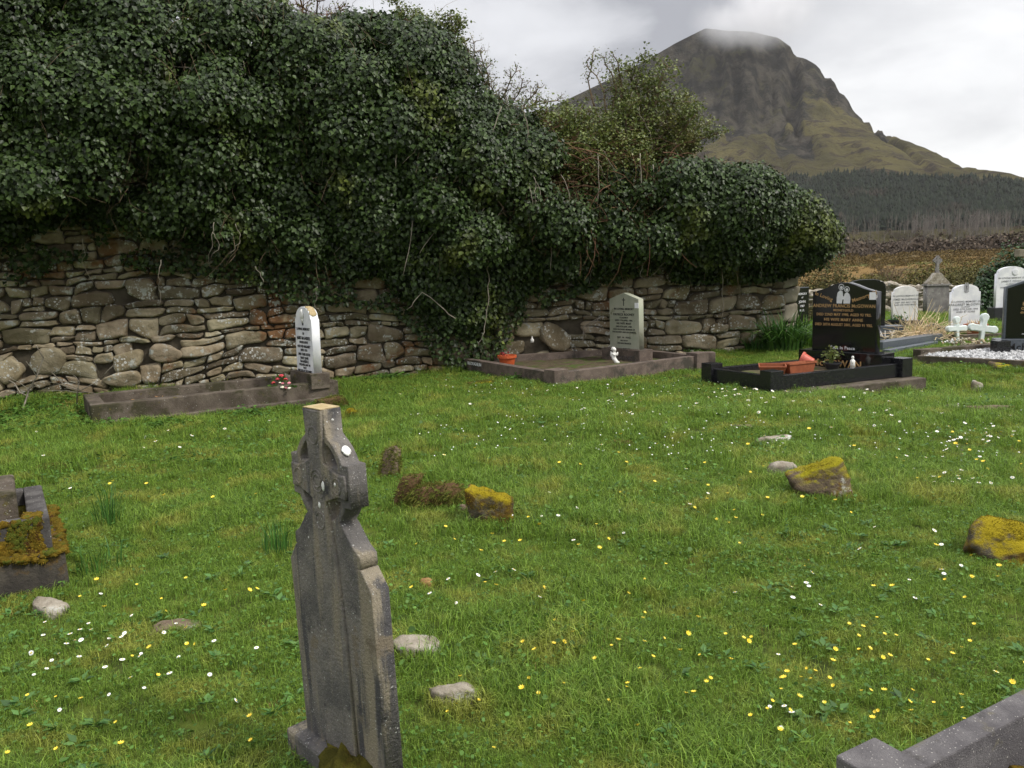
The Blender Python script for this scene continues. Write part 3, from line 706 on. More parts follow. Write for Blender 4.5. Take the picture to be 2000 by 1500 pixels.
for i in range(40):
    px = R.uniform(1360, 1600); py = R.uniform(380, 520)
    vine(mb, [(px, py), (px+R.uniform(-10, 10), py+40)], None, .005, .003)
for own, n_, p0, p1 in ((ivy, 900, -100, 1350), (bush, 160, 1350, 1600)):
    mb = MB()
    for i in range(n_):
        px = R.uniform(p0, p1); s, z = spx(px, R.uniform(0, 560))
        if not (float(ibot(s))+.1 < z < float(itop(s))): continue
        o = float(outward(np.array([s]), np.array([z]))[0])+R.uniform(.0, .30); a = R.choice([R.gauss(pi/2, .5), R.gauss(-pi/2, .5), R.uniform(0, 6.28)]); l = R.uniform(.15, .6)*(1.3 if R.random() < .2 else 1); P_ = []
        for k in range(5): P_.append(W2(s, z, max(.12, o))); s += cos(a)*l/4; z += sin(a)*l/4; a += R.gauss(0, .35); o += R.uniform(-.06, .06)
        mb.tube(P_, R.uniform(.002, .0045), .0015, 3)
    mb.build('twig_tangle', M_twig, own)['kind'] = 'stuff'
# --- bramble tangle
br = empty('bramble_tangle', (A_.x, A_.y, 0), 0, 'brown leafless bramble tangle caught in the ivy below the hawthorn', 'brambles')
mb = MB()
def arc(mb, s, z, o, l, ang, r=.006, curl=1.2, seg=7):
    P_ = [W2(s, z, o)]; a = ang
    for i in range(seg):
        s += cos(a)*l/seg; z += sin(a)*l/seg; a -= curl*R.uniform(.2, 1)/seg*(1 if cos(ang) > 0 else -1); o += R.uniform(-.05, .05); P_.append(W2(s, z, max(.1, o)))
    mb.tube(P_, r, r*.4, 4); return P_
for i in range(420):
    s, z = spx(R.uniform(1020, 1320), R.uniform(300, 450)); arc(mb, s, z, R.uniform(.3, 1.0), R.uniform(.3, 1.1), R.choice([R.uniform(-.6, 1.2), R.uniform(2, 3.8), R.uniform(-1.8, -1.3)]), R.uniform(.003, .008), R.uniform(.5, 3))
mb.build('cane', M_redtwig, br)
n = 2600; s, z = [], []
a1 = spx(1020, 320); a2 = spx(1320, 450)
s = rng.uniform(a1[0], a2[0], n); z = rng.uniform(a2[1], a1[1], n); k = zone(s, z, Z_BRAMBLE) ; s, z = s[k], z[k]; n = len(s)
C = s[:, None]*WDa+rng.uniform(.25, 1.0, n)[:, None]*WNa; C[:, 2] += z
V, F = leaves(C, unit(n)+WNa*.8, .05, .4); npmesh('foliage', V, F, M_bramble, br)

# ------------------------------------------------------------------ shrubs growing out of the wall top
def shrub(name, label, cat, root, tips, leafn, leafsize, lm, tm, r0=.05, spread=.16, sub=5, branch=1.0, clus=.14, off=.1):
    e = empty(name, (A_.x, A_.y, 0), 0, label, cat); mb = MB(); C = []
    rs, rz_ = spx(*root)
    for (px, py) in tips:
        s, z = spx(px, py); o0 = off; o1 = off+R.uniform(-.6, .5); L = sqrt((s-rs)**2+(z-rz_)**2); P_ = []
        bx, bz = R.uniform(-.15, .15)*L, R.uniform(0, .12)*L
        for i in range(9):
            t = i/8; P_.append(Vector(W2(rs+(s-rs)*t+bx*sin(pi*t)+R.uniform(-.03, .03), rz_+(z-rz_)*t+bz*sin(pi*t), o0+(o1-o0)*t+R.uniform(-.03, .03))))
        mb.tube(P_, r0, .008, 5)
        for i in range(2, 9):
            for q in range(sub):
                if R.random() > branch: continue
                d = Vector((R.gauss(0, 1), R.gauss(0, .8), abs(R.gauss(.3, .7)))).normalized(); ln = R.uniform(.5, 1.4)*spread*(1.7-i/8)
                a = P_[i]; b_ = a+d*ln; m_ = a+d*ln*.5+Vector((R.uniform(-.04, .04), R.uniform(-.04, .04), R.uniform(-.03, .05)))
                mb.tube([a, m_, b_], .008, .003, 4); C += [m_, b_]
                for w in range(3):
                    d2 = (d+Vector((R.gauss(0, .7), R.gauss(0, .7), R.gauss(.2, .5)))).normalized(); c2 = b_+d2*ln*.5
                    mb.tube([b_, c2], .004, .002, 3); C.append(c2)
    mb.build('branch', tm, e)
    if leafn:
        C = np.array([tuple(c) for c in C]); idx = rng.integers(0, len(C), leafn); P3 = C[idx]+rng.normal(size=(leafn, 3))*clus*.45
        N = rng.normal(size=(leafn, 3))*.7+np.array([0, -.3, .8]); V, F = leaves(P3, N, leafsize, .4, up=unit(leafn), droop=.4)
        npmesh('foliage', V, F, lm, e)
    return e
shrub('hawthorn_tree', 'yellow green hawthorn on the wall top against the mountain', 'tree', (1245, 400),
      [(1225, 175), (1240, 130), (1262, 112), (1285, 150), (1318, 165), (1330, 200), (1322, 240), (1300, 130), (1225, 215), (1200, 245), (1265, 190), (1240, 215), (1290, 230), (1228, 160), (1340, 250), (1310, 205)],
      14500, .050, M_privet, M_twig, .045, .22, 5, .95, .13)
shrub('hawthorn_branch_cluster', 'three sparse hawthorn limbs reaching out over the mountain slope', 'branches', (1290, 330),
      [(1360, 185), (1372, 210), (1345, 225), (1388, 238), (1402, 262), (1368, 285)], 5200, .045, M_privet, M_twig, .03, .13, 4, .9, .12, .3)
shrub('bare_hawthorn_shoot', 'upright bare shoots at the left edge of the hawthorn', 'branches', (1205, 260),
      [(1172, 92), (1162, 105), (1186, 108), (1205, 105), (1228, 100)], 600, .036, M_privet, M_twig, .016, .08, 2, .8, .09, .1)
shrub('bare_twiggy_shrub', 'leafless reddish shrub standing against the sky on the wall top', 'shrub', (600, 150),
      [(540, -30), (565, 5), (585, -40), (600, -10), (620, -35), (642, 0), (665, -10), (685, 10), (525, 30), (655, 40)], 900, .035, M_privet, M_redtwig, .03, .20, 6, 1, .12, -.2)
shrub('privet_shrub', 'bright green leafy shrub at the top of the ivy slope', 'shrub', (860, 160),
      [(800, 5), (822, 2), (842, 8), (858, 18), (880, 28), (900, 45), (775, -5), (915, 62), (750, 5)], 7000, .048, M_privet, M_twig, .02, .15, 4, .9, .12, -.1)
shrub('thorny_shrub', 'thin grey twigs sticking out of the sloping ivy skyline', 'shrub', (965, 260),
      [(915, 70), (938, 72), (945, 98), (962, 118), (985, 120), (1008, 138), (1035, 150), (1060, 165), (1085, 175), (1098, 188)], 1500, .032, M_privet, M_twig, .014, .13, 4, .9, .12, -.1)
shrub('sloping_privet_shrub', 'olive leafed shrub filling the dip between ivy and hawthorn', 'shrub', (1150, 420),
      [(1065, 225), (1095, 225), (1120, 235), (1150, 232), (1180, 240), (1080, 250), (1120, 260), (1170, 280), (1210, 280), (1060, 290), (1110, 310), (1160, 330), (1230, 310), (1270, 300), (1310, 300), (1200, 340)],
      20000, .050, M_privet, M_redtwig, .02, .25, 5, .95, .16, .35)

# ------------------------------------------------------------------ grass (stuff): tufts instanced over the turf
def tuftmesh(name, n, rad, hmin, hmax, w, lean, m, broad=0, seed=0, hmat=None):
    r_ = np.random.default_rng(seed); Vs = []; Fs = []; mi = []; k = 0
    for i in range(n):
        a = r_.uniform(0, 6.28); q = rad*sqrt(r_.random()); x, y = q*cos(a), q*sin(a); h = r_.uniform(hmin, hmax); la = r_.uniform(0, 6.28); l = h*r_.uniform(.15, lean)
        fx, fy = cos(la), sin(la); px_, py_ = -fy, fx; ww = w*r_.uniform(.6, 1.2)
        p0 = (x, y, -.01); p1 = (x+fx*l*.25, y+fy*l*.25, h*.55); p2 = (x+fx*l, y+fy*l, h*(1-.25*min(1, l/h)))
        Vs += [(p0[0]-px_*ww, p0[1]-py_*ww, p0[2]), (p0[0]+px_*ww, p0[1]+py_*ww, p0[2]), (p1[0]+px_*ww*.8, p1[1]+py_*ww*.8, p1[2]), (p1[0]-px_*ww*.8, p1[1]-py_*ww*.8, p1[2]), (p2[0]+px_*ww*.1, p2[1]+py_*ww*.1, p2[2]), (p2[0]-px_*ww*.1, p2[1]-py_*ww*.1, p2[2])]
        Fs += [(k, k+1, k+2, k+3), (k+3, k+2, k+4, k+5)]; mi += [0, 0]; k += 6
    for i in range(broad):
        a = r_.uniform(0, 6.28); q = rad*sqrt(r_.random()); x, y = q*cos(a), q*sin(a); z = r_.uniform(.012, .04); s = r_.uniform(.006, .013); t = r_.normal(size=3)*.35+np.array([0, 0, 1]); t /= np.linalg.norm(t)
        u = np.cross(t, r_.normal(size=3)); u /= np.linalg.norm(u); v = np.cross(t, u); c = np.array([x, y, z])
        ring = [tuple(c+s*(u*cos(b)+v*sin(b))*(1 if j else .6)) for j, b in enumerate(np.linspace(0, 2*pi, 7)[:-1])]
        Vs += ring; Fs += [(k, k+1, k+2, k+3), (k, k+3, k+4, k+5)]; mi += [1, 1]; k += 6
    me = bpy.data.meshes.new(name); me.from_pydata(Vs, [], Fs); me.materials.append(m); me.materials.append(hmat or M_herb); me.polygons.foreach_set('material_index', mi); me.update()
    return bpy.data.objects.new(name, me)
def scatter(name, protos, P_, S_, I_, label, cat):
    col = bpy.data.collections.new(name+'_kinds')
    for i, o in enumerate(protos): o.name = '%s_kind_%02d' % (name, i); col.objects.link(o)
    me = bpy.data.meshes.new(name); n = len(P_); me.vertices.add(n); me.vertices.foreach_set('co', np.asarray(P_, np.float32).ravel())
    for an, ty, val in (('scl', 'FLOAT', S_), ('idx', 'INT', I_)):
        a = me.attributes.new(an, ty, 'POINT'); a.data.foreach_set('value', val)
    a = me.attributes.new('rot', 'FLOAT_VECTOR', 'POINT'); rr = np.zeros((n, 3), np.float32); rr[:, 2] = rng.uniform(0, 6.28, n); rr[:, :2] = rng.normal(size=(n, 2))*.12; a.data.foreach_set('vector', rr.ravel())
    o = link(bpy.data.objects.new(name, me)); ng = bpy.data.node_groups.new(name, 'GeometryNodeTree')
    ng.interface.new_socket('Geometry', in_out='INPUT', socket_type='NodeSocketGeometry'); ng.interface.new_socket('Geometry', in_out='OUTPUT', socket_type='NodeSocketGeometry')
    gi = nd(ng, 'NodeGroupInput'); go = nd(ng, 'NodeGroupOutput'); ip = nd(ng, 'GeometryNodeInstanceOnPoints'); ci = nd(ng, 'GeometryNodeCollectionInfo')
    ci.inputs['Collection'].default_value = col; ci.inputs['Separate Children'].default_value = True; ci.inputs['Reset Children'].default_value = True
    ip.inputs['Pick Instance'].default_value = True
    def attr(nm, ty):
        n_ = nd(ng, 'GeometryNodeInputNamedAttribute', data_type=ty); n_.inputs[0].default_value = nm; return n_.outputs[0]
    L = ng.links.new
    L(gi.outputs[0], ip.inputs['Points']); L(ci.outputs[0], ip.inputs['Instance']); L(attr('idx', 'INT'), ip.inputs['Instance Index'])
    L(attr('rot', 'FLOAT_VECTOR'), ip.inputs['Rotation']); L(attr('scl', 'FLOAT'), ip.inputs['Scale']); L(ip.outputs[0], go.inputs[0])
    md = o.modifiers.new('scatter', 'NODES'); md.node_group = ng
    return tag(o, label, cat, kind='stuff')
protos = [tuftmesh('t', 130, .10, .016, .045, .0013, 1.5, M_grass, 2, i) for i in range(6)]          # 0-5 short turf
protos += [tuftmesh('t', 110, .11, .025, .075, .0015, 1.2, M_grass, 1, 20+i) for i in range(4)]        # 6-9 longer
protos += [tuftmesh('t', 80, .10, .015, .04, .0013, 1.6, M_grass, 9, 30+i) for i in range(4)]       # 10-13 herb rich
protos += [tuftmesh('t', 50, .09, .012, .035, .0011, 1.6, M_dry, 1, 40+i) for i in range(2)]           # 14-15 dry
BARE = []                                                                                             # rectangles kept free of grass: (corner list)
def inpoly(x, y, q):
    c = np.zeros(len(x), bool)
    for i in range(len(q)):
        (x1, y1), (x2, y2) = q[i][:2], q[i-1][:2]
        c ^= ((y1 > y) != (y2 > y)) & (x < (x2-x1)*(y-y1)/(y2-y1+1e-9)+x1)
    return c
def turf():
    Ps = []; Ss = []; Is = []
    for y0, y1, dens, sc in ((.9, 3.2, 330, .75), (3.2, 6, 230, .9), (6, 10, 130, 1.1), (10, 16, 70, 1.35), (16, 26, 26, 1.7)):
        hw = y1*.66+1.2; n = int((y1-y0)*2*hw*dens); x = rng.uniform(-hw, hw, n); y = rng.uniform(y0, y1, n)
        k = np.abs(x) < y*.66+1.2
        d = (np.stack([x, y], 1)-np.array([A_.x, A_.y]))@WNa[:2]; sl_ = (np.stack([x, y], 1)-np.array([A_.x, A_.y]))@WDa[:2]
        k &= ~((d < .05) & (d > -.9) & (sl_ < WL)) & ~((d < -.8) & (x < 4.2))
        for q in BARE: k &= ~inpoly(x, y, q)
        x, y = x[k], y[k]; n = len(x)
        a = fbm(x*.9, y*.9, 51, 4); b_ = fbm(x*1.4+9, y*1.4, 61, 4); u = rng.random(n)
        idx = rng.integers(0, 6, n)
        lg = (a > .56) & (u < .75); idx[lg] = rng.integers(6, 10, lg.sum())
        hb = (b_ > .60) & (u > .5); idx[hb] = rng.integers(10, 14, hb.sum())
        dr = (vn(x*2.3, y*2.3, 71) > .82) & (u < .13) | (u > .98); idx[dr] = rng.integers(14, 16, dr.sum())
        s_ = sc*rng.uniform(.7, 1.15, n)*(1+.35*(a > .6))
        Ps.append(np.stack([x, y, gh(x, y)-.004], 1)); Ss.append(s_); Is.append(idx)
    return scatter('grass', protos, np.concatenate(Ps), np.concatenate(Ss).astype(np.float32), np.concatenate(Is).astype(np.int32), 'short mossy cemetery grass with herbs among it', 'grass')

# ------------------------------------------------------------------ stones lying in the grass
def rock(name, label, cat, px, py, w, d, h, m, yaw=0, seed=1, tilt=(0, 0), planes=9, sub=4, lean=0, group=None, sink=.42, moss=None, mossm=None, sharp=9):
    """px,py: where its middle meets the ground; w,d,h in metres. a many-sided lump rounded by wear"""
    r_ = np.random.default_rng(seed); p = g(px, py); V, F = ico(sub); nrm = unit_(r_, planes)
    nrm = np.concatenate([nrm, np.array([[0, 0, 1], [0, 0, -1], [1, 0, 0], [-1, 0, 0], [0, 1, 0], [0, -1, 0]])+r_.normal(size=(6, 3))*.15]); nrm /= np.linalg.norm(nrm, axis=1)[:, None]
    hh = r_.uniform(.72, 1.0, len(nrm)); q = np.maximum(V@nrm.T, 1e-4)/hh
    rad = 1/((q**sharp).sum(1)**(1/sharp))
    rad = rad*(1+.30*(fbm(V[:, 0]*2.5+seed, V[:, 1]*2.5+V[:, 2]*2, seed, 4)-.5)+.14*(fbm(V[:, 0]*9+seed, V[:, 1]*9+V[:, 2]*7, seed+3, 3)-.5))
    Q = V*rad[:, None]*np.array([w/2, d/2, h*.62]); M = np.array(Matrix.Rotation(yaw, 3, 'Z') @ Matrix.Rotation(tilt[0], 3, 'X') @ Matrix.Rotation(tilt[1], 3, 'Y'))
    Q = Q@M.T; Q[:, 2] += h*(.5-sink)
    o = npmesh(name, Q, np.array(F), m, smooth=True); o.location = p; return tag(o, label, cat, group)
def hullrock(name, label, px, py, pts, m, yaw=0, seed=1, k=14, cat='stone', rough=.03):
    P_ = np.array(pts, float); c = P_.mean(0); V, F = ico(5); bm = bmesh.new(); [bm.verts.new(p) for p in P_]; bmesh.ops.convex_hull(bm, input=bm.verts[:]); bm.normal_update()
    N = []; D = []
    for f in bm.faces:
        n = np.array(f.normal); h = float(n@(np.array(f.verts[0].co)-c)); 
        if h < 0: n, h = -n, -h
        N.append(n); D.append(max(h, .01))
    bm.free(); N = np.array(N); D = np.array(D); q = np.maximum(V@N.T, 1e-5)/D; rad = (1/((q**k).sum(1)**(1/k)))
    s = 1/np.abs(P_-c).max(); Q = V*rad[:, None]; n1 = fbm(Q[:, 0]*s*2+seed, Q[:, 2]*s*2+Q[:, 1]*s, seed, 4)-.5; n2 = fbm(Q[:, 0]*s*7+seed, Q[:, 2]*s*7+Q[:, 1]*s*5, seed+9, 4)-.5
    Q = c+Q*(1+.30*n1+.16*n2)[:, None]
    o = npmesh(name, Q, np.array(F), m, smooth=True); o.location = g(px, py); o.rotation_euler[2] = yaw; return tag(o, label, cat, G)
G = 'loose stones sunk in the grass'
def unit_(r_, n):
    d = r_.normal(size=(n, 3)); return d/np.linalg.norm(d, axis=1)[:, None]
def mossmat(name, top, side, rock_, lo=.1, hi=.5, thr=.38):
    return mat(name, rock_, tuple(c*1.6 for c in rock_), 9, .96, [(side, 7, .42, .56, 'n'), (top, 5, thr, thr+.1, 'up')], 1, 110, .1, bdist=.02)
M_my = mossmat('yellow_mossy_rock', (.32, .25, .015), (.13, .08, .02), (.10, .085, .06))
M_mb = mat('brown_mossy_mound', (.10, .06, .03), (.16, .10, .05), 14, .96, [((.10, .12, .02), 7, .5, .62, 'n'), ((.32, .28, .24), 9, .66, .72, 'n')], 1, 90, .1, bdist=.02)
M_mr = mat('lichened_mossy_rock', (.12, .09, .065), (.17, .13, .09), 8, .95, [((.45, .44, .40), 7, .56, .64, 'n'), ((.13, .06, .02), 9, .55, .64, 'n'), ((.27, .24, .015), 4, .40, .50, 'up')], .9, 90, .1, bdist=.015)
G = 'loose stones sunk in the grass'
hullrock('mossy_stone', 'yellow moss capped stone left of centre in the lawn, with brown flank', 958, 1020, [(-.15, -.02, .22), (-.13, .12, .24), (-.16, 0, -.05), (-.1, .14, -.05), (.0, -.02, .20), (.13, -.05, .13), (.16, .08, .14), (.15, -.06, -.08), (.16, .10, -.05), (-.03, -.06, .05)], M_my, 0, 3)
hullrock('mossy_stone', 'wedge shaped stone with yellow moss on top and grey lichen below', 1605, 972, [(-.22, 0, .13), (-.2, .16, .15), (-.16, -.04, .06), (.10, -.02, .25), (.15, .02, .26), (.13, .2, .24), (.21, -.06, -.04), (.20, .10, -.05), (-.1, .1, -.08), (.0, -.06, .04)], M_mr, 0, 4, 18)
hullrock('mossy_stone', 'large yellow mossed stone cut by the right edge of the picture', 1965, 1085, [(-.22, .02, .12), (-.16, .05, .19), (-.19, -.06, .04), (.05, .05, .19), (.25, .05, .14), (.05, -.12, .06), (.26, -.12, .0), (.0, .22, .17), (.25, .25, .1), (-.2, .1, -.05), (0, -.14, -.06), (.3, .1, -.08)], M_my, 0, 8)
rock('mound_stone', 'low earthy stump of stone covered in brown moss and grass', 'stone', 842, 988, .42, .34, .22, M_mb, .2, 6, group=G)
rock('leaning_slab', 'thin brown slab leaning beside the mossy mound', 'stone', 787, 985, .11, .24, .42, M_mb, -.3, 7, (0, .5), group=G)
rock('leaning_slab', 'narrow upright brown stone nearest to the celtic cross', 'stone', 760, 930, .16, .12, .36, M_rockb, .3, 9, (0, .18), group=G)
rock('flat_stone', 'pale flat stone with lichen close to the right of the celtic cross', 'stone', 815, 1272, .24, .17, .10, M_rock, .1, 11, group=G)
rock('flat_stone', 'cream flat stone in the grass below the lichened one', 'stone', 888, 1362, .20, .15, .08, M_rock, .2, 12, group=G)
rock('flat_stone', 'small grey brown stone near the mossy tomb', 'stone', 105, 1192, .20, .14, .09, M_rock, -.5, 13, group=G)
rock('flat_stone', 'flat buried brown stone barely showing in the left foreground', 'stone', 340, 1226, .24, .13, .05, M_rockb, .1, 14, group=G)
rock('field_stone', 'pale double humped stone behind the mossy wedge', 'stone', 1528, 928, .24, .15, .17, M_rock, -.2, 15, (0, .15), group=G)
rock('flat_stone', 'long cream flat stone in front of the black granite grave', 'stone', 1512, 860, .40, .14, .07, M_rock, .05, 16, group=G)
rock('field_stone', 'small white tipped stone on the far lawn at the right', 'stone', 1908, 758, .19, .14, .13, M_rock, .2, 17, group=G)
rock('field_stone', 'small pale stone beside the long log like stone', 'stone', 1862, 797, .20, .15, .08, M_rock, 0, 18, group=G)
rock('flat_stone', 'long narrow brown stone lying like a log at the right', 'stone', 1940, 803, .50, .10, .09, M_rockb, -.25, 19, group=G)
rock('mossy_stone', 'moss and lichen boulder just behind the top of the celtic cross', 'stone', 652, 795, .42, .26, .22, M_mb, .1, 20, group=G)
rock('mossy_stone', 'small olive moss cushion stone right of the cross top', 'stone', 686, 812, .17, .15, .13, M_my, .1, 21, group=G)
rock('moss_hummock', 'flat yellow green moss hummock in front of the orange flower pot', 'moss', 943, 750, .42, .25, .07, M_my, .1, 22, group=G)
rock('moss_hummock', 'brown dead moss patch behind the tomb at the left', 'moss', 100, 916, .34, .24, .05, M_mb, .1, 23, group=G)
rock('moss_hummock', 'low brown moss patch in the middle of the lawn', 'moss', 1205, 872, .30, .24, .04, M_mb, .1, 24, group=G)
rock('earth_patch', 'tiny rusty earth patch right of the cross shoulder', 'earth', 832, 1140, .09, .07, .04, M_leaflit, .1, 25, sub=3)
rock('lichened_stone', 'dark stone with white lichen in front of the gravel grave', 'stone', 1957, 722, .42, .3, .17, M_mr, .1, 27, group=G)
rock('half_buried_slab', 'half buried brown slab edge in front of the black kerb', 'stone', 1448, 835, .22, .08, .04, M_rockb, -.3, 28, group=G)
rock('foot_stone', 'low stone between the mossy mound and the yellow mossy stone', 'stone', 915, 1000, .13, .1, .07, M_rockb, .3, 29, group=G)

def fringe(o, n, ln, m, zmin=-1, name='grass_fringe', w=.0016):
    me = o.data; V = np.empty(len(me.vertices)*3); me.vertices.foreach_get('co', V); V = V.reshape(-1, 3); N = np.empty(len(me.vertices)*3); me.vertices.foreach_get('normal', N); N = N.reshape(-1, 3)
    k = rng.integers(0, len(V), n); k = k[V[k, 2] > zmin]; n = len(k); P_ = V[k]; d = N[k]*.6+rng.normal(size=(n, 3))*.45+np.array([0, 0, .1]); d /= np.linalg.norm(d, axis=1)[:, None]; l = (ln*rng.uniform(.4, 1.3, n))[:, None]
    sd_ = np.cross(d, rng.normal(size=(n, 3))); sd_ /= np.linalg.norm(sd_, axis=1)[:, None]; a = P_-sd_*w; b2 = P_+sd_*w; c = P_+d*l*.6+sd_*w*.6+np.array([0, 0, -.1])*l; e2 = P_+d*l+np.array([0, 0, -.45])*l
    npmesh(name, np.stack([a, b2, c, e2], 1).reshape(-1, 3), np.arange(4*n).reshape(-1, 4), m, o)
byl = {o['label']: o for o in SC.objects if o.get('label')}
M_fringe = leafmat('mossy_grass_fringe', (.08, .11, .02), (.18, .17, .04), (.26, .17, .07), .8, .3, .1, 12)
fringe(byl['low earthy stump of stone covered in brown moss and grass'], 5200, .05, M_fringe)
fringe(byl['thin brown slab leaning beside the mossy mound'], 900, .03, M_fringe)
fringe(byl['narrow upright brown stone nearest to the celtic cross'], 1800, .035, M_fringe)
for l_ in ('flat yellow green moss hummock in front of the orange flower pot', 'brown dead moss patch behind the tomb at the left', 'low brown moss patch in the middle of the lawn', 'moss and lichen boulder just behind the top of the celtic cross'): fringe(byl[l_], 3000, .035, M_fringe)
for l_, z_ in (('yellow moss capped stone left of centre in the lawn, with brown flank', .1), ('wedge shaped stone with yellow moss on top and grey lichen below', .14), ('large yellow mossed stone cut by the right edge of the picture', .1), ('small olive moss cushion stone right of the cross top', .0)):
    fringe(byl[l_], 6000, .009, M_mossy, z_, 'moss_pile', .0016)

# ------------------------------------------------------------------ near celtic cross headstone
TH = radians(47.7); cbase = (-.574, 2.425); cz = gz(*cbase)
cr = empty('celtic_cross_headstone', (cbase[0], cbase[1], 0), -TH, 'dark weathered ringed celtic cross headstone, nearest in the foreground', 'headstone')
cr.rotation_euler = (radians(.8), radians(-.9), -TH)
def mirror(L): return L+[(-x, z) for x, z in reversed(L)]
def arcp(cx, cz_, r, a0, a1, n=8): return [(cx+r*cos(radians(a0+(a1-a0)*i/n)), cz_+r*sin(radians(a0+(a1-a0)*i/n))) for i in range(n+1)]
CC = .985; RR = .152
def on(x): return sqrt(RR*RR-x*x)
rt = [(.244, .0), (.244, .686), (.196, .744), (.180, .745), (.196, .748), (.194, .785), (.160, .806), (.132, .835), (.112, .858)]
ring_lo = [(RR*cos(radians(a)), CC+RR*sin(radians(a))) for a in (-50, -40, -32, -26)]
armr = [(.172, CC-.064), (.172, CC+.066)]
ring_hi = [(RR*cos(radians(a)), CC+RR*sin(radians(a))) for a in (26, 34, 44, 54, 62)]
outl = mirror(rt+ring_lo+armr+ring_hi+[(.058, 1.13), (.056, 1.206)])
def hole(sx, sz):
    ri = .118
    pts = [(.050, .054)]+[(ri*cos(radians(a)), ri*sin(radians(a))) for a in (28, 36, 45, 54, 62)]
    pts = [(.046, .062), (.054, .052), (.112, .050), (.110, .064), (.100, .082), (.086, .098), (.068, .112), (.050, .119), (.046, .112)]
    return [(sx*x, CC+sz*z) for x, z in pts]
TK = .062
body = shape2d('slab', [outl]+[hole(a, b) for a in (-1, 1) for b in (-1, 1)], TK, M_cross, cr, .004)
shaft = [(.085, .0), (.078, .55), (.066, .80), (.046, .86), (.043, CC-.068), (.043, CC-.062)]
relief = mirror([(.095, .0), (.088, .50), (.072, .76), (.050, .87), (.040, .925), (.115, .950), (.160, .948), (.160, 1.022), (.115, 1.020), (.040, 1.045), (.046, 1.10), (.054, 1.204)])
shape2d('raised_cross', [relief], .014, M_cross, cr, .004, (0, -.009, 0))
mb = MB()
def ringband(mb, cx, cz_, r, w, y0, y1, n=32):
    V = []; F = []
    for i in range(n):
        a = 2*pi*i/n
        for rr, y in ((r-w, y1), (r-w*.5, y0), (r+w*.5, y0), (r+w, y1)): V.append((cx+rr*cos(a), y, cz_+rr*sin(a)))
    for i in range(n):
        for q in range(3): F.append((i*4+q, i*4+q+1, ((i+1) % n)*4+q+1, ((i+1) % n)*4+q))
    mb.add(V, F)
for r in (.034, .020): ringband(mb, 0, CC, r, .003, -.0115, -.008)
for z in (.86, 1.125): 
    for r in (.026,): ringband(mb, 0, z, r, .0025, -.0112, -.008, 20)
for x in (-.115, .115):
    for r in (.024,): ringband(mb, x, CC, r, .0025, -.0112, -.008, 20)
mb.build('knotwork_carving', M_cross, cr)
mb = MB(); mb.box((-.03, .025, .03), (.545, .15, .10)); mb.build('plinth', M_cross, cr, bevel=.012)
M_monu = mat('grey_monument_stone', (.15, .14, .135), (.24, .225, .21), 5, .9, [((.35, .35, .31), 12, .58, .66, 'n')], .4, 50)
mb = MB(); mb.blob((.06, -.02, .075), (.13, .075, .05), 3, .5, 3, 4); o = mb.build('moss_cushion', M_mossd, cr, smooth=True)
mb = MB(); mb.box((0, .0265, 1.2075), (.104, .066, .003)); mb.build('lichened_top', M_crosstop, cr)
mb = MB(); mb.blob((.121, .030, CC+.101), (.0155, .013, .004), 2, .35, 2, 3, M=Matrix.Rotation(radians(52), 3, 'Y')); mb.build('lichen_patch', M_lichenw, cr, smooth=True)
for c_, d_ in (((.036, -.010, CC-.01), (.008, .002, .016)), ((.004, -.010, CC-.075), (.006, .002, .010)), ((.108, -.010, CC+.005), (.005, .002, .006))):
    mb = MB(); mb.blob(c_, d_, 8, .3, 2, 2); mb.build('lichen_patch', M_lichenw, cr, smooth=True)

# ------------------------------------------------------------------ grave plots
def plot(name, label, corners, w, z0, z1, m, posts=(), pw=.16, ph=.05, cat='grave surround', fill=None, fillz=.03, bevel=.008, names=('kerb', 'kerb_post'), skip=()):
    c0 = Vector((corners[0][0], corners[0][1], 0)); zb = gz(c0.x, c0.y)
    e = empty(name, (c0.x, c0.y, zb), 0, label, cat)
    C = [Vector((x, y, 0))-c0 for x, y in corners]; n = len(C)
    for i in range(n):
        if i in skip: continue
        mb = MB(); a, b_ = C[i], C[(i+1) % n]; ia = (pw/2 if i in posts else w/2*(1 if i % 2 else -1)); ib = (pw/2 if (i+1) % n in posts else w/2*(1 if i % 2 else -1))
        d = (b_-a).normalized(); mb.rail(a+d*ia, b_-d*ib, w, z0, z1+.001*(i % 2)); mb.build(names[0], m, e, bevel=bevel)
    for i in posts:
        d = (C[(i+1) % n]-C[i]); mb = MB(); mb.box((C[i].x, C[i].y, (z0+z1+ph)/2), (pw, pw, z1+ph-z0), rz=atan2(d.y, d.x)); mb.build(names[1], m, e, bevel=bevel)
    if fill:
        K = 14; P_ = []
        for j in range(K+1):
            for i in range(K+1):
                u, v = i/K, j/K; p = (C[0]*(1-u)+C[1]*u)*(1-v)+(C[3]*(1-u)+C[2]*u)*v; P_.append((p.x, p.y, fillz+.03*(float(vn(p.x*5, p.y*5, 3))-.5)))
        npmesh('grave_bed', np.array(P_), gridfaces(K+1, K+1), fill, e, smooth=True)
    BARE.append([(x, y) for x, y in corners]); return e
def xy(v): return (v.x, v.y)
def tufts(parent_xy, n, spread, protos_, m): pass

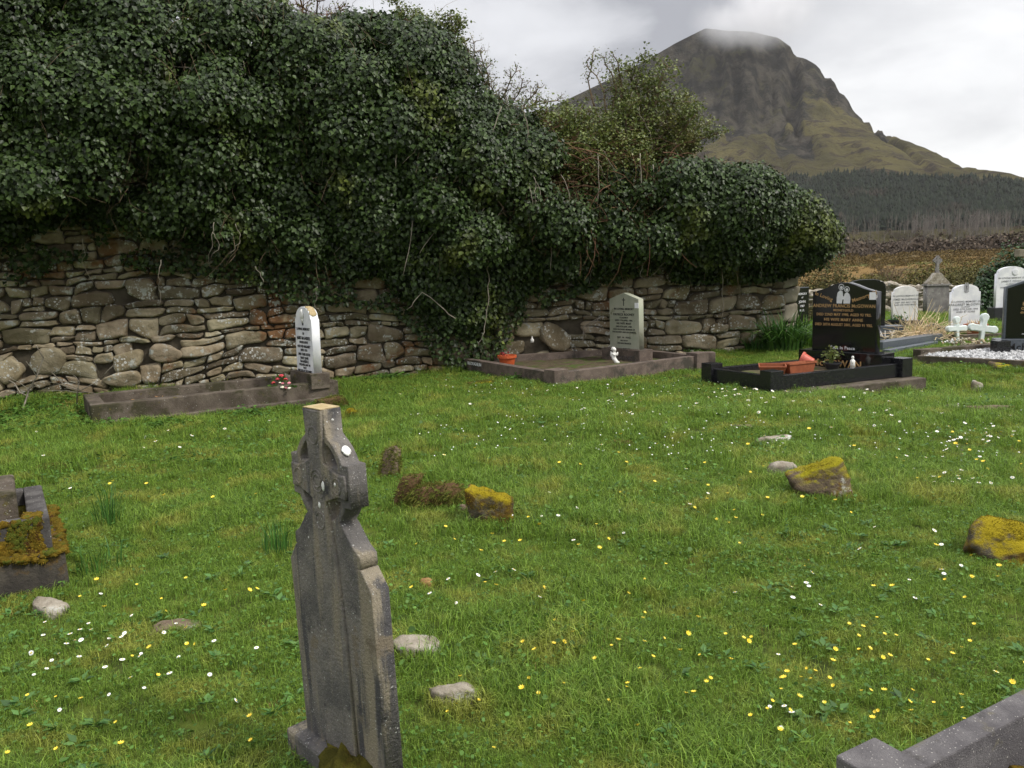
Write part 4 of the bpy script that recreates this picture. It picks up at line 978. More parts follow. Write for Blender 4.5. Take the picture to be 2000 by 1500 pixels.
# left grave: concrete kerb against the wall, narrow white headstone at its right end
a = Vector((-4.77, 9.32)); b_ = Vector((-2.40, 10.74)); d = (b_-a).normalized(); nrm = Vector((-d.y, d.x)); LG = (a, b_, b_+nrm*1.02, a+nrm*1.02)
lg = plot('grave_surround', 'long low concrete grave kerb below the ruined wall at the left', [tuple(q) for q in LG], .16, -.08, .235, M_conc, fill=M_cork, fillz=.09, bevel=.012)
fr = MB(); fr.rail((d.x*-.06-nrm.x*.13, d.y*-.06-nrm.y*.13), (2.8*d.x-nrm.x*.13, 2.8*d.y-nrm.y*.13), .12, -.08, .04); fr.build('footing', M_conc, lg, bevel=.01)
def headstone(name, label, loc, yaw, W_, T, outline, m, plinth=None, pm=None, plz=0, bevel=.006, tilt=0, cat='headstone'):
    """yaw: direction the inscribed face looks towards, measured so that 0 faces the camera (-y)"""
    e = empty(name, loc, yaw, label, cat); e.rotation_euler = (tilt, 0, yaw)
    if plinth:
        mb = MB(); mb.box((0, T/2, plinth[2]/2+plz), plinth); mb.build('plinth', pm, e, bevel=bevel)
    o = shape2d('stone', [outline], T, m, e, bevel); return e
def yaw_of(v): return atan2(v[0], -v[1])
pz = gz(-2.9, 10.6)
hb = Vector((-2.74, 10.80)); y_ = yaw_of((-.80, -.60))
z0 = .27; w2 = .275; hh = 1.06
ol = mirror([(w2, z0), (w2-.01, z0+.70), (w2-.035, z0+.72)]+[((w2-.04)*cos(radians(a)), z0+.725+(w2-.04)*.62*sin(radians(a))) for a in (5, 20, 35, 50, 65, 80)])
hs = headstone('white_headstone', 'narrow white marble headstone with rounded top against the ruined wall at the left', (hb.x, hb.y, pz+.09), y_, .5, .115, ol, M_white, (.70, .26, .20), M_conc, .08, tilt=-.02)
for c in hs.children:
    if c.name.startswith('stone'): c.data.transform(Matrix.Translation((0, 0, 0)))
inscription([('IN', .045, 0, z0+.64), ('LOVING MEMORY', .05, 0, z0+.575), ('OF', .045, 0, z0+.515), ('JAMES McGARRELL', .058, 0, z0+.455, 0, .86), ('MOERGARVE', .045, 0, z0+.40), ('ALSO HIS MARGARET', .048, 0, z0+.345, 0, .85), ('DIED 1931', .045, 0, z0+.295),
             ('AND THEIR SISTER', .048, 0, z0+.24, 0, .9), ('MARY JANE', .048, 0, z0+.19), ('McGARRELL', .05, 0, z0+.145), ('REQUIESCANT IN', .042, 0, z0+.10), ('PACE', .04, 0, z0+.06), ('ERECTED BY THE FAMILY', .038, 0, z0+.02)], M_letterb, hs, -.003, depth=.0015)
mb = MB(); mb.blob((0, -.012, z0+.77), (.045, .022, .065), 2, .25, 2, 3); mb.blob((.0, -.008, z0+.70), (.028, .014, .04), 4, .3, 2, 2); mb.build('carved_dove', M_plaster, hs, smooth=True)
mb = MB(); 
for a in range(0, 60, 12): 
    aa = radians(a+18); mb.blob(((w2-.045)*cos(aa), .055, z0+.728+(w2-.045)*.62*sin(aa)+.004), (.035, .05, .006), a, .4, 2, 2, M=Matrix.Rotation(radians(90)-aa if a > 0 else 1, 3, 'Y'))
mb.build('lichen_patch', M_crosstop, hs, smooth=True)
# artificial wreath of roses
def rosebed(mb, c, r, m, seed):
    q = random.Random(seed)
    for k in range(9):
        a = q.uniform(0, 6.28); t = q.uniform(0, .9); dv = Vector((cos(a)*t, sin(a)*t, .5)).normalized()
        M = dv.to_track_quat('Z', 'Y').to_matrix(); mb.blob(Vector(c)+dv*r*.45, (r*.55, r*.4, r*.18), k+seed, .3, 2, 2, m, M)
p = g(550, 756, .24); wr = empty('rose_wreath', (p.x, p.y, gz(p.x, p.y)+.17), 0, 'small wreath of red, pink and cream artificial roses before the narrow white headstone', 'wreath')
for q_, (x, z, r, m) in enumerate(((-.095, .05, .042, 1), (-.10, .12, .038, 0), (-.045, .165, .04, 0), (.0, .20, .05, 0), (.052, .155, .042, 0), (.10, .11, .038, 1), (.10, .045, .035, 2), (.0, .055, .045, 2), (-.05, .035, .03, 0), (.05, .05, .032, 1), (.02, .11, .03, 1), (-.02, .12, .025, 2))):
    mb = MB(); rosebed(mb, (x, R.uniform(-.02, .02), z), r, 0, q_*7); mb.build('rose', (M_petr, M_petp, M_petw)[m], wr, smooth=True)
mb = MB()
for k in range(26):
    a = R.uniform(0, pi); r = R.uniform(.05, .15); c = Vector((cos(a)*r, .03, .06+sin(a)*r*.9)); dv = Vector((cos(a), -.3, sin(a))).normalized(); s_ = dv.cross(Vector((0, 1, 0)))*.018
    mb.add([c, c+dv*.03+s_, c+dv*.06, c+dv*.03-s_], [(0, 1, 2, 3)])
mb.build('leaf', M_herb, wr)
# fallen branches and leaf litter by the wall foot
def branch(name, label, pts, r, twigs=6, m=None):
    p0 = g(*pts[0][:2]); e = MB(); P_ = []
    for (px, py, dz) in pts: P_.append(g(px, py, dz)+Vector((0, 0, dz))-Vector((p0.x, p0.y, p0.z)))
    for i in range(len(P_)-1):
        pass
    e.tube(P_, r, r*.5, 6)
    for k in range(twigs):
        i = R.randrange(1, len(P_)); b0 = P_[i]; dv = Vector((R.uniform(-1, 1), R.uniform(-.4, .4), R.uniform(-.1, .6))).normalized(); e.tube([b0, b0+dv*.12+Vector((0, 0, .02)), b0+dv*R.uniform(.2, .4)], r*.45, r*.2, 4)
    o = e.build(name, m or M_stem, smooth=True); o.location = p0; return tag(o, label, 'branch')
branch('fallen_branch', 'pale forked branch leaning against the wall foot at the far left', [(45, 800, 0), (58, 775, .10), (75, 765, .2), (90, 745, .32), (78, 738, .42)], .014, 3)
branch('fallen_branch', 'thin bent branch lying from the left edge of the picture', [(0, 752, .15), (30, 765, .12), (40, 775, .06), (58, 779, .03)], .011, 1)
branch('fallen_branch', 'tangle of dry twigs at the left corner of the concrete grave', [(95, 745, .2), (130, 768, .1), (160, 780, .12), (200, 772, .2)], .008, 12)
branch('fallen_branch', 'dry stick leaning by the grave kerb corner', [(150, 800, 0), (153, 785, .12), (158, 776, .2)], .010, 6)
sp = []
mb = MB()
for k in range(700):
    px = R.choice([R.uniform(90, 175), R.uniform(100, 350)]); py = R.uniform(770, 812) if px < 175 else R.uniform(765, 795)-.1*(px-175); p = g(px, py, .1 if px > 175 else 0)
    z = p.z if px < 175 else gz(p.x, p.y)+.11; c = Vector((p.x, p.y, z+R.uniform(.0, .03)))
    if px >= 175 and not inpoly(np.array([c.x]), np.array([c.y]), [tuple(q) for q in LG])[0]: continue
    u = Vector((R.gauss(0, 1), R.gauss(0, 1), R.gauss(0, .4))).normalized()*R.uniform(.012, .03); v = u.cross(Vector((R.gauss(0, .4), R.gauss(0, .4), 1)))*.6; mb.add([c-u, c+v, c+u, c-v], [(0, 1, 2, 3)])
tag(mb.build('leaf_litter', M_leaflit), 'reddish dead leaves in and beside the concrete grave at the left', 'leaf litter', kind='stuff')

# Rooney plot
RA, RB, RD = g(1087, 750), g(1362, 720), g(872, 716)
RA, RB, RD = Vector(xy(RA)), Vector(xy(RB)), Vector(xy(RD)); RD = RA+(RD-RA)*.80; RC = RB+(RD-RA)*.66
rg = plot('grave_surround', 'square pinkish terrazzo grave kerb in front of the ruined wall at centre', [tuple(q) for q in (RA, RB, RC, RD)], .13, -.1, .16, M_redcon, (0, 1), .24, .045, fill=M_cork, fillz=.05)
hd = (RA-RB).normalized(); rm = Vector((1.84, 13.22))
# the face looks back along the plot, away from the head end
ye = yaw_of((-.80, -.60)); z0 = .26; w2 = .335
ol = mirror([(w2, z0), (w2-.005, z0+.80)])[:]; ol = [(w2, z0), (w2-.005, z0+.80), (.0, z0+.90), (-w2+.005, z0+.80), (-w2, z0)]
rz0 = gz(rm.x, rm.y)
rh = headstone('gabled_headstone', 'green streaked gabled headstone with a small incised cross, standing before the ruined wall', (rm.x, rm.y, rz0), ye, .7, .11, ol, M_rooney, (.86, .30, .28), M_redcon, -.02, tilt=.0)
lines = [('IN LOVING MEMORY', .045, 0, .70), ('OF', .032, 0, .655), ('PATRICK ROONEY', .053, 0, .61), ('CLOGHBOY', .034, 0, .56), ('DIED 5TH APRIL 1984.', .038, 0, .515), ('HIS WIFE MARY', .045, 0, .465), ('DIED 8TH JAN. 1988.', .038, 0, .415), ('ALSO DECEASED MEMBERS OF', .034, 0, .37),
         ('THE ROONEY AND LEE FAMILIES.', .034, 0, .325), ('REST   IN   PEACE.', .036, 0, .24), ('ERECTED BY', .028, 0, .19), ('HIS SON FRANCIS', .036, 0, .145), ('McGOWAN SLIGO', .018, .05, .06)]
inscription([(t[0], t[1], t[2], z0+t[3]-.06) for t in lines], M_letterb, rh, -.003, depth=.0015)
mb = MB(); mb.box((0, -.001, z0+.755), (.012, .006, .13)); mb.box((0, -.0012, z0+.785), (.07, .006, .012)); mb.build('incised_cross', M_letterb, rh)
inscription([('ROONEY', .10, .10, .12)], M_concdark, rh, -.097, 'family_name')
mb = MB(); mb.box((w2-.045, -.003, z0+.70), (.085, .004, .085)); mb.build('paper_notice', M_sticker, rh)
p = g(885, 716, .08); 
inscription([('McLOUGHLIN', .07, 0, 0)], M_white, None, 0, 'kerb_lettering')
kl = bpy.data.objects['kerb_lettering']; u_ = (RD-RA).normalized(); kl.parent = rg
lp = RA+(RD-RA)*.83-RA; nn = Vector((u_.y, -u_.x)); 
if nn.y > 0: nn = -nn
kl.location = (lp.x+nn.x*.068, lp.y+nn.y*.068, .10); kl.rotation_euler = (0, 0, yaw_of((nn.x, nn.y)))
# orange pot of flowers
def pot(name, label, p, r, h, m, cat='flower pot', tiltm=None, rim=1.08, plant=None, soil=True):
    e = empty(name, p, 0, label, cat); mb = MB()
    mb.lathe([(r*.68, 0), (r*.95, h*.82), (r*rim, h*.82), (r*rim, h), (r*.92, h), (r*.86, h*.8), (r*.1, h*.78)], 24, m=0); o = mb.build('pot_body', m, e, smooth=False, fixn=True)
    if tiltm is not None: e.rotation_euler = tiltm
    return e
p = g(991, 721, .05); op = pot('orange_flower_pot', 'orange plastic pot with a dark red plant inside the centre plot', (p.x, p.y, gz(p.x, p.y)+.05), .14, .22, M_orange)
V, F = leaves(rng.normal(size=(60, 3))*np.array([.035, .04, .025])+np.array([-.05, 0, .225]), unit(60)+np.array([0, 0, .6]), .035, .45); npmesh('red_foliage', V, F, M_petd, op)
# kneeling angel
def figure(mb, M, c, parts):
    for (p0, rr, s) in parts: mb.blob(Vector(c)+Vector(p0), rr, s, .08, 2, 3)
p = g(1199, 712, .06); an = empty('angel_statue', (p.x, p.y, gz(p.x, p.y)+.06), .2, 'small white praying angel statue kneeling before the gabled headstone', 'statue')
mb = MB(); mb.lathe([(.085, 0), (.088, .012), (.075, .02), (.04, .022)], 18); mb.build('base', M_plaster, an)
bm_ = bpy.data.meshes.new('angel_body')
def skinfig(name, verts, edges, radii, m, parent, sub=2):
    me = bpy.data.meshes.new(name); me.from_pydata(verts, edges, []); me.materials.append(m); o = link(bpy.data.objects.new(name, me), parent)
    md = o.modifiers.new('skin', 'SKIN'); md.use_smooth_shade = True
    lay = me.skin_vertices[0].data
    for i, r in enumerate(radii): lay[i].radius = (r, r)
    lay[0].use_root = True
    s = o.modifiers.new('subsurf', 'SUBSURF'); s.levels = sub; s.render_levels = sub; return o
# 0 pelvis 1 waist 2 chest 3 neck 4 shoulder 5 elbow 6 hand 7 knee 8 foot
skinfig('body', [(0, 0, .055), (0, 0, .11), (.002, 0, .165), (.004, 0, .20), (.03, -.005, .175), (.05, -.03, .145), (.055, -.03, .20), (.05, -.03, .03), (.09, 0, .028), (-.025, .0, .175), (.01, -.05, .145), (.05, -.038, .19)],
        [(0, 1), (1, 2), (2, 3), (2, 4), (4, 5), (5, 6), (0, 7), (7, 8), (2, 9), (9, 10), (10, 11)], [.045, .035, .032, .016, .016, .014, .010, .03, .022, .016, .014, .010], M_plaster, an)
mb = MB(); mb.blob((.008, -.005, .235), (.031, .031, .036), 2, .05, 2, 3); mb.blob((.018, -.034, .232), (.007, .009, .008), 3, .05, 2, 2); mb.build('head', M_plaster, an, smooth=True)
mb = MB()
for k in range(16):
    a = k*2.4; t = k/16; mb.blob((-.004+.03*cos(a)*(1-t*.6), .006+.03*sin(a)*(1-t*.6), .235+.036*t), (.013, .013, .012), k, .1, 2, 2)
mb.build('curly_hair', M_plaster, an, smooth=True)
mb = MB(); mb.blob((-.035, .02, .165), (.014, .03, .045), 5, .2, 3, 3); mb.blob((.02, .045, .165), (.03, .012, .045), 6, .2, 3, 3); mb.build('wing', M_plaster, an, smooth=True)
# small white lantern candle on the wall ledge, and a solar lamp in the grass
p = at(1036, 660, 14.0); lt = empty('white_votive_candle', (wp(wall_hit(1036, 662)[0], 0, .10).x, wp(wall_hit(1036, 662)[0], 0, .10).y, wall_hit(1036, 668)[1]), 0, 'tiny white votive in a gap of the wall beside a big squared boulder', 'candle')
mb = MB(); mb.lathe([(.03, 0), (.032, .05), (.02, .06), (.008, .09), (.003, .11)], 12); mb.build('wax_body', M_plaster, lt, smooth=True)
p = g(783, 722); sl_ = empty('garden_marker', (p.x, p.y, gz(p.x, p.y)), 0, 'thin stake with a small white head in the grass near the wall', 'marker')
mb = MB(); mb.tube([(0, 0, 0), (.005, 0, .17)], .006, .006, 6); mb.build('stake', M_palebark, sl_); mb = MB(); mb.lathe([(.012, .15), (.03, .16), (.034, .19), (.02, .205)], 12); mb.build('head', M_plaster, sl_)
# corner post beyond the plot
p = g(1352, 712); mb = MB(); mb.box((0, 0, .10), (.18, .18, .24)); o = mb.build('kerb_corner_stone', M_redcon, bevel=.01); p = g(1372, 716); o.location = (p.x+.12, p.y+.1, gz(p.x, p.y)); tag(o, 'separate weathered corner stone between the pinkish and the black grave plots', 'kerb stone')
# dry stick leaning behind the gabled headstone
mb = MB(); mb.tube([W2(*spx(1180, 622), .2), W2(*spx(1150, 640), .2), W2(*spx(1146, 668), .25)], .012, .007, 5)
o = mb.build('dry_stick', M_stem); o.location = (A_.x, A_.y, 0); tag(o, 'bent pale stick leaning on the wall left of the gabled headstone', 'stick')

# ------------------------------------------------------------------ black granite plot
F_, R_ = Vector((3.22, 10.05)), Vector((5.22, 10.88)); L_ = F_+Vector((-.50, .98)); C_ = R_+Vector((-.50, .98))
bzb = gz(F_.x, F_.y)
bk = plot('grave_surround', 'glossy black granite kerb with square corner posts on a concrete footing', [tuple(q) for q in (F_, R_, C_, L_)], .09, .02, .20, M_blackk, (0, 1, 3), .20, .07, fill=M_cork, fillz=.12, bevel=.004)
d = (R_-F_).normalized(); nn = Vector((-d.y, d.x)); mb = MB(); a0 = -nn*.12-d*.10; b0 = d*((R_-F_).length+.16)-nn*.12
mb.rail((a0.x, a0.y), (b0.x, b0.y), .30, -.40, .015); mb.build('concrete_footing', M_conc, bk, bevel=.012)
mc = Vector((4.60, 11.30)); hdir = (-.80, -.60); ym = yaw_of(hdir); mz0 = gz(5, 11.2)
zt = .40; w2 = .475; H1 = 1.11
ol = [(w2, zt), (w2, zt+.82), (w2-.05, zt+.828), (w2*.62, zt+.865), (w2*.32, zt+.92), (.06, zt+.945), (-.06, zt+.945), (-w2*.32, zt+.92), (-w2*.62, zt+.865), (-w2+.05, zt+.828), (-w2, zt+.82), (-w2, zt)]
mh = headstone('black_headstone', 'large polished black granite headstone with gold lettering and an etched holy family', (mc.x, mc.y, mz0), ym, .95, .12, ol, M_black, (1.24, .34, .40), M_black, 0, .006)
inscription([('In Loving', .072, -.30, zt+.755, -.33), ('Memory Of', .072, .30, zt+.755, .33), ('ANDREW FRANCIS McGOWAN', .066, 0, zt+.625, 0, .94), ('MONEYGOLD', .045, 0, zt+.565), ('DIED 22ND MAY 1990, AGED 93 YRS.', .052, 0, zt+.505, 0, .9), ('HIS WIFE MARY ANNE', .055, 0, zt+.435), ('DIED 20TH AUGUST 2001, AGED 91 YRS.', .052, 0, zt+.365, 0, .86)], M_letterg, mh, -.003, depth=.0015)
inscription([('Rest In Peace', .062, 0, zt+.045)], M_letters, mh, -.003, 'closing_line', depth=.0015)
inscription([('McGOWAN', .135, -.02, .235)], M_letterg, mh, -.113, 'family_name', depth=.003)
# etched emblem: two haloed figures, built as thin raised silhouettes
mb = MB()
def disc(mb, x, z, r, y=-.004, n=16, rz=1.0): mb.add([(x+r*cos(2*pi*k/n), y, z+rz*r*sin(2*pi*k/n)) for k in range(n)], [tuple(range(n))])
zz = zt+.66
for (x, z, r) in ((-.035, .225, .042), (.048, .195, .040)):
    mbx = [(x+rr*cos(a), -.004, zz+z+rr*sin(a)) for a in np.linspace(0, 2*pi, 17)[:-1] for rr in (r*.8, r)]
    mb.add(mbx, [(2*k, 2*k+1, (2*k+3) % 32, (2*k+2) % 32) for k in range(16)])
    disc(mb, x, zz+z-.006, r*.5)
for P_ in ([(-.10, 0), (-.02, 0), (-.004, .12), (-.015, .17), (-.05, .18), (-.088, .15), (-.10, .08)], [(.0, 0), (.10, 0), (.105, .08), (.088, .13), (.055, .155), (.02, .14), (.006, .08)], [(-.03, .05), (.02, .06), (.015, .10), (-.015, .10)]):
    mb.add([(x, -.0045-.0004*len(P_), zz+z) for x, z in P_], [tuple(range(len(P_)))])
o = mb.build('etched_emblem', M_letters, mh)
mb = MB(); mb.box((w2-.055, -.003, zt+.765), (.09, .004, .10)); mb.build('paper_notice', M_sticker, mh)
# statuette, planters, bowl on the black plot
def onplot(px, py, h=.13): 
    p = g(px, py, bzb+h); return (p.x, p.y, bzb+h)
HD = Vector((-.8, -.6)); SD = Vector((.6, -.8))
def bp_(k, q, z=.125): v = mc+HD*k+SD*q; return (v.x, v.y, bzb+z)
px_ = bp_(.30, .33); st = empty('mary_statuette', px_, -.5, 'small white and pink robed statuette before the black headstone', 'statue')
mb = MB(); mb.lathe([(.03, 0), (.034, .02), (.026, .03), (.030, .05), (.024, .10), (.026, .125), (.012, .14)], 14); mb.build('robe', M_pinkpl, st, smooth=True)
mb = MB(); mb.lathe([(.033, .04), (.030, .09), (.032, .13), (.016, .15), (.013, .155)], 14); mb.blob((0, -.028, .115), (.012, .018, .02), 2, .1, 2); mb.build('cloak', M_plaster, st, smooth=True)
mb = MB(); mb.blob((0, 0, .173), (.018, .018, .023), 2, .05, 2); mb.build('head', M_plaster, st, smooth=True)
mb = MB(); mb.box((0, 0, .02), (.42, .16, .03)); o = mb.build('stone_slab', M_conc, bevel=.005); o.location = bp_(.30, .28, .10); o.rotation_euler[2] = .3; tag(o, 'thin grey slab under the robed statuette', 'slab')
def trough(name, label, p, L, w, h, yaw, m, tilt=0):
    e = empty(name, p, yaw, label, 'planter'); e.rotation_euler[0] = tilt; V = []; 
    ring = lambda l, ww, z: [(-l/2, -ww/2, z), (l/2, -ww/2, z), (l/2, ww/2, z), (-l/2, ww/2, z)]
    rings = [ring(L*.86, w*.75, 0), ring(L*.97, w*.93, h*.84), ring(L*1.03, w*1.06, h*.84), ring(L*1.03, w*1.06, h), ring(L*.95, w*.88, h), ring(L*.9, w*.8, h*.6)]
    mb = MB(); V = [q for r in rings for q in r]; Fq = [(3, 2, 1, 0)]+[(i*4+k, i*4+(k+1) % 4, i*4+4+(k+1) % 4, i*4+4+k) for i in range(5) for k in range(4)]; mb.add(V, Fq); mb.build('trough_body', m, e)
    mb = MB(); mb.add([(x, y, z+.001) for x, y, z in rings[5]], [(0, 1, 2, 3)]); mb.build('soil', M_cork, e); return e
trough('terracotta_trough', 'left hand terracotta trough on the black granite plot, tilted back', (3.46, 10.78, bzb+.12), .34, .19, .13, -.25, M_terra, .12)
trough('terracotta_trough', 'longer terracotta trough right beside the first on the black granite plot', (3.84, 10.88, bzb+.12), .46, .19, .14, .42, M_terra, -.05)
pot('fallen_coral_pot', 'coral red plastic pot lying on its side below the black headstone', bp_(.46, -.16, .20), .095, .17, M_coral, tiltm=(radians(-68), 0, radians(60)))
pot('black_bowl', 'low black plastic bowl at the foot of the black headstone', bp_(.34, .06), .11, .09, M_darkpl)
e = empty('dying_plant', bp_(.30, -.02, .13), 0, 'yellowing leafy plant in front of the gold family name', 'plant'); mb = MB()
C = []
for k in range(12):
    dv = Vector((R.gauss(0, .5), R.gauss(0, .3), 1)).normalized()*R.uniform(.12, .26); mb.tube([(0, 0, 0), dv*.5+Vector((.01, 0, 0)), dv], .004, .002, 4); C.append(tuple(dv))
mb.build('stem', M_fstem, e); C = np.array(C)[rng.integers(0, 12, 110)]+rng.normal(size=(110, 3))*.03; V, F = leaves(C, unit(110)+np.array([0, -.6, .4]), .045, .45); npmesh('foliage', V, F, M_privet, e)

def blades(name, label, px, py, n, rad, hmin, hmax, w, lean, m, cat='plant', seed=0, loc=None):
    p = g(px, py) if loc is None else Vector(loc); o = tuftmesh(name, n, rad, hmin, hmax, w, lean, m, 0, seed); link(o); o.location = p; return tag(o, label, cat)
def arching(name, label, px, py, n, rad, hmin, hmax, w, m, cat, seed=0, lean=1.1, loc=None):
    """long blades bent over in four steps"""
    r_ = random.Random(seed); mb = MB(); p = g(px, py) if loc is None else Vector(loc)
    for i in range(n):
        a = r_.uniform(0, 2*pi); q = rad*sqrt(r_.random()); b0 = Vector((q*cos(a), q*sin(a), -.02)); la = a+r_.gauss(0, .7); h = r_.uniform(hmin, hmax); l = h*r_.uniform(.1, lean); ww = w*r_.uniform(.6, 1.3)
        side = Vector((-sin(la+r_.gauss(0, .6)), cos(la), 0))*ww; P_ = []
        for k in range(5):
            t = k/4; P_.append(b0+Vector((cos(la)*l*t*t, sin(la)*l*t*t, h*(1.25*t-.55*t**2.6*min(1.4, l/h+.3)))))
        V = [v for k, pp in enumerate(P_) for v in (pp-side*(1-.9*(k/4)**2), pp+side*(1-.9*(k/4)**2))]
        mb.add(V, [(2*k, 2*k+1, 2*k+3, 2*k+2) for k in range(4)])
    o = mb.build(name, m); o.location = p; return tag(o, label, cat)
arching('montbretia_clump', 'dark green strap leaved clump against the wall end', 1532, 686, 300, .30, .40, .85, .019, M_clearg, 'plant', 1, 1.5)
arching('montbretia_clump', 'bright green strap leaved clump left of the black headstone', 1582, 676, 190, .24, .35, .62, .014, M_clear, 'plant', 2, 1.0)
arching('montbretia_clump', 'small dark clump between the wall end and the black kerb', 1478, 684, 90, .22, .2, .42, .010, M_rush, 'plant', 3)
arching('rush_tuft', 'tall spiky grass tuft between the tomb and the celtic cross', 214, 1022, 70, .09, .14, .34, .0032, M_rush, 'grass tuft', 4, .35)
arching('rush_tuft', 'spiky grass tuft touching the left side of the celtic cross', 541, 1078, 55, .09, .12, .28, .0032, M_rush, 'grass tuft', 5, .35)
arching('rush_tuft', 'low spiky tuft to the right of the mossy tomb', 195, 1112, 60, .12, .08, .2, .003, M_rush, 'grass tuft', 6, .5)
for k, (px, py, sd) in enumerate(((320, 835, 1), (480, 812, 2), (720, 745, 3), (760, 740, 4), (1020, 742, 6), (1340, 690, 7))):
    e = g(px, py); n = 130; c = rng.normal(size=(n, 3))*np.array([.14, .09, .03]); c[:, 2] = np.abs(c[:, 2])+.03; V, F = leaves(c, unit(n)*.5+np.array([0, 0, 1]), .05, .42, up=unit(n)); o = npmesh('dock_plant', V, F, M_herb); o.location = e
    tag(o, ('leafy weeds at the foot of the concrete grave, left of its middle', 'leafy weeds at the foot of the concrete grave, right of its middle', 'dark leafy weeds under the ivy tongue, left of the pair', 'dark leafy weeds under the ivy tongue, right of the pair',
            'weeds against the pinkish kerb left of its front corner', 'low weeds on the ground behind the pinkish plot')[k], 'plant')
n = 5000; c = np.stack([rng.uniform(-7.6, -4.4, n), rng.uniform(8.9, 11.6, n), np.zeros(n)], 1); k = fbm(c[:, 0], c[:, 1], 5, 3) > .42; c = c[k]; c[:, 2] = gh(c[:, 0], c[:, 1])+rng.uniform(.01, .07, len(c))
dd = (c[:, :2]-np.array([A_.x, A_.y]))@WNa[:2]; kk_ = (dd > .25) & ~inpoly(c[:, 0], c[:, 1], [tuple(q) for q in LG]); c = c[kk_]
V, F = leaves(c, unit(len(c))*.5+np.array([0, 0, 1]), .05, .5, up=unit(len(c))); tag(npmesh('ground_ivy', V, F, M_herb), 'bluish green ground cover at the left below the wall', 'ground cover', kind='stuff')

# ------------------------------------------------------------------ mossy tomb at the left edge, and the kerb at the lower right corner
tp = g(138, 1142); tq = Vector((tp.x, tp.y)); td = Vector((-.85, -.53)); tn = Vector((-.53, .85))
tb = empty('mossy_tomb', (tq.x, tq.y, tp.z), 0, 'low double stepped concrete tomb with orange moss, cut by the left edge', 'tomb')
def prism(mb, c, z0, z1, ins=0):
    P_ = [Vector((x, y, 0)) for x, y in c]; cc = sum(P_, Vector())/4; V = [p+Vector((0, 0, z0)) for p in P_]+[p+(cc-p).normalized()*ins+Vector((0, 0, z1)) for p in P_]
    mb.add(V, [(3, 2, 1, 0), (4, 5, 6, 7), (0, 1, 5, 4), (1, 2, 6, 5), (2, 3, 7, 6), (3, 0, 4, 7)])
q = [Vector((0, 0)), tn*.98, td*1.9+tn*.98, td*1.9]
def inset(q, i): c = sum(q, Vector((0, 0)))/4; return [p+(td if k in (0, 1) else -td)*i+(tn if k in (0, 3) else -tn)*i for k, p in enumerate(q)]
mb = MB(); prism(mb, q, -.1, .20, .01); mb.build('lower_step', mat('mossy_base_concrete', (.040, .035, .030), (.09, .078, .062), 6, .95, [((.11, .065, .015), 5, .47, .58, 'n'), ((.30, .29, .27), 9, .66, .72, 'n')], .8, 60), tb, bevel=.02)
q1 = inset(q, .11)
for k in range(4):
    a, b_ = q1[k], q1[(k+1) % 4]; mb = MB(); dd = (b_-a).normalized(); mb.rail((a+dd*(.05 if k % 2 else -.05)), (b_-dd*(.05 if k % 2 else -.05)), .10, .20, .375); mb.build('upper_kerb', M_concdark, tb, bevel=.01)
mb = MB(); prism(mb, inset(q, .155), .20, .285); mb.build('inner_bed', M_mossd, tb)
mb = MB()
for k in range(520):
    t = R.random(); e0 = q[0]*(1-t)+q[3]*t*.6 if R.random() < .8 else q[0]*(1-t)+q[1]*t; i_ = R.uniform(.0, .07); inn = (tn if e0.dot(tn) < .1 else td)
    c = e0+tn*R.uniform(-.008, .11)+td*R.uniform(0, .06); mb.blob((c.x, c.y, .195+R.uniform(-.05, .012)*(R.random()**2)), (R.uniform(.014, .034), R.uniform(.014, .03), R.uniform(.008, .02)), k, .5, 3, 2)
for k in range(260):
    t = abs(R.gauss(0, .16)); z_ = R.uniform(.20, .375)
    if R.random() < (t/.35)+(z_-.2)*1.5: continue
    c = q1[0]+td*t-tn*.052; mb.blob((c.x, c.y, z_), (R.uniform(.012, .026), R.uniform(.006, .012), R.uniform(.012, .026)), k, .5, 3, 2, M=Matrix.Rotation(atan2(td.y, td.x), 3, 'Z'))
for k in range(12):
    c = q1[0]+td*R.uniform(-.02, .06)+tn*R.uniform(0, .1); mb.blob((c.x, c.y, .375), (R.uniform(.02, .03), R.uniform(.02, .03), .012), k, .4, 2, 2)
M_tmossf = leafmat('orange_moss_pile', (.12, .11, .015), (.26, .16, .02), (.10, .05, .015), .9, .2, .1, 14)
M_tmoss = mat('orange_green_moss', (.13, .095, .012), (.24, .15, .018), 18, .98, [((.10, .12, .018), 9, .5, .58, 'n'), ((.07, .035, .012), 12, .58, .64, 'n')], 1, 150, .1, bdist=.02)
o = mb.build('moss_growth', M_tmoss, tb, smooth=True); fringe(o, 16000, .010, M_tmossf, -1, 'moss_pile', .0016)
dd_ = ray(30, 950); dd_ = CAM+dd_*((.50-EYE)/dd_.z); tbb = Vector((dd_.x, dd_.y))-tq+td*.25+tn*.25; mb = MB(); mb.box((tbb.x, tbb.y, .36), (.50, .50, .24), rz=atan2(td.y, td.x)); mb.build('monument_base', M_conc, tb, bevel=.015)
mb = MB(); c_ = tbb+td*.08; mb.box((c_.x, c_.y, .95), (.3, .3, .82), rz=atan2(td.y, td.x), top=.9); mb.build('monument_shaft', M_white, tb, bevel=.01)
BARE.append([tuple(tq+p) for p in q])

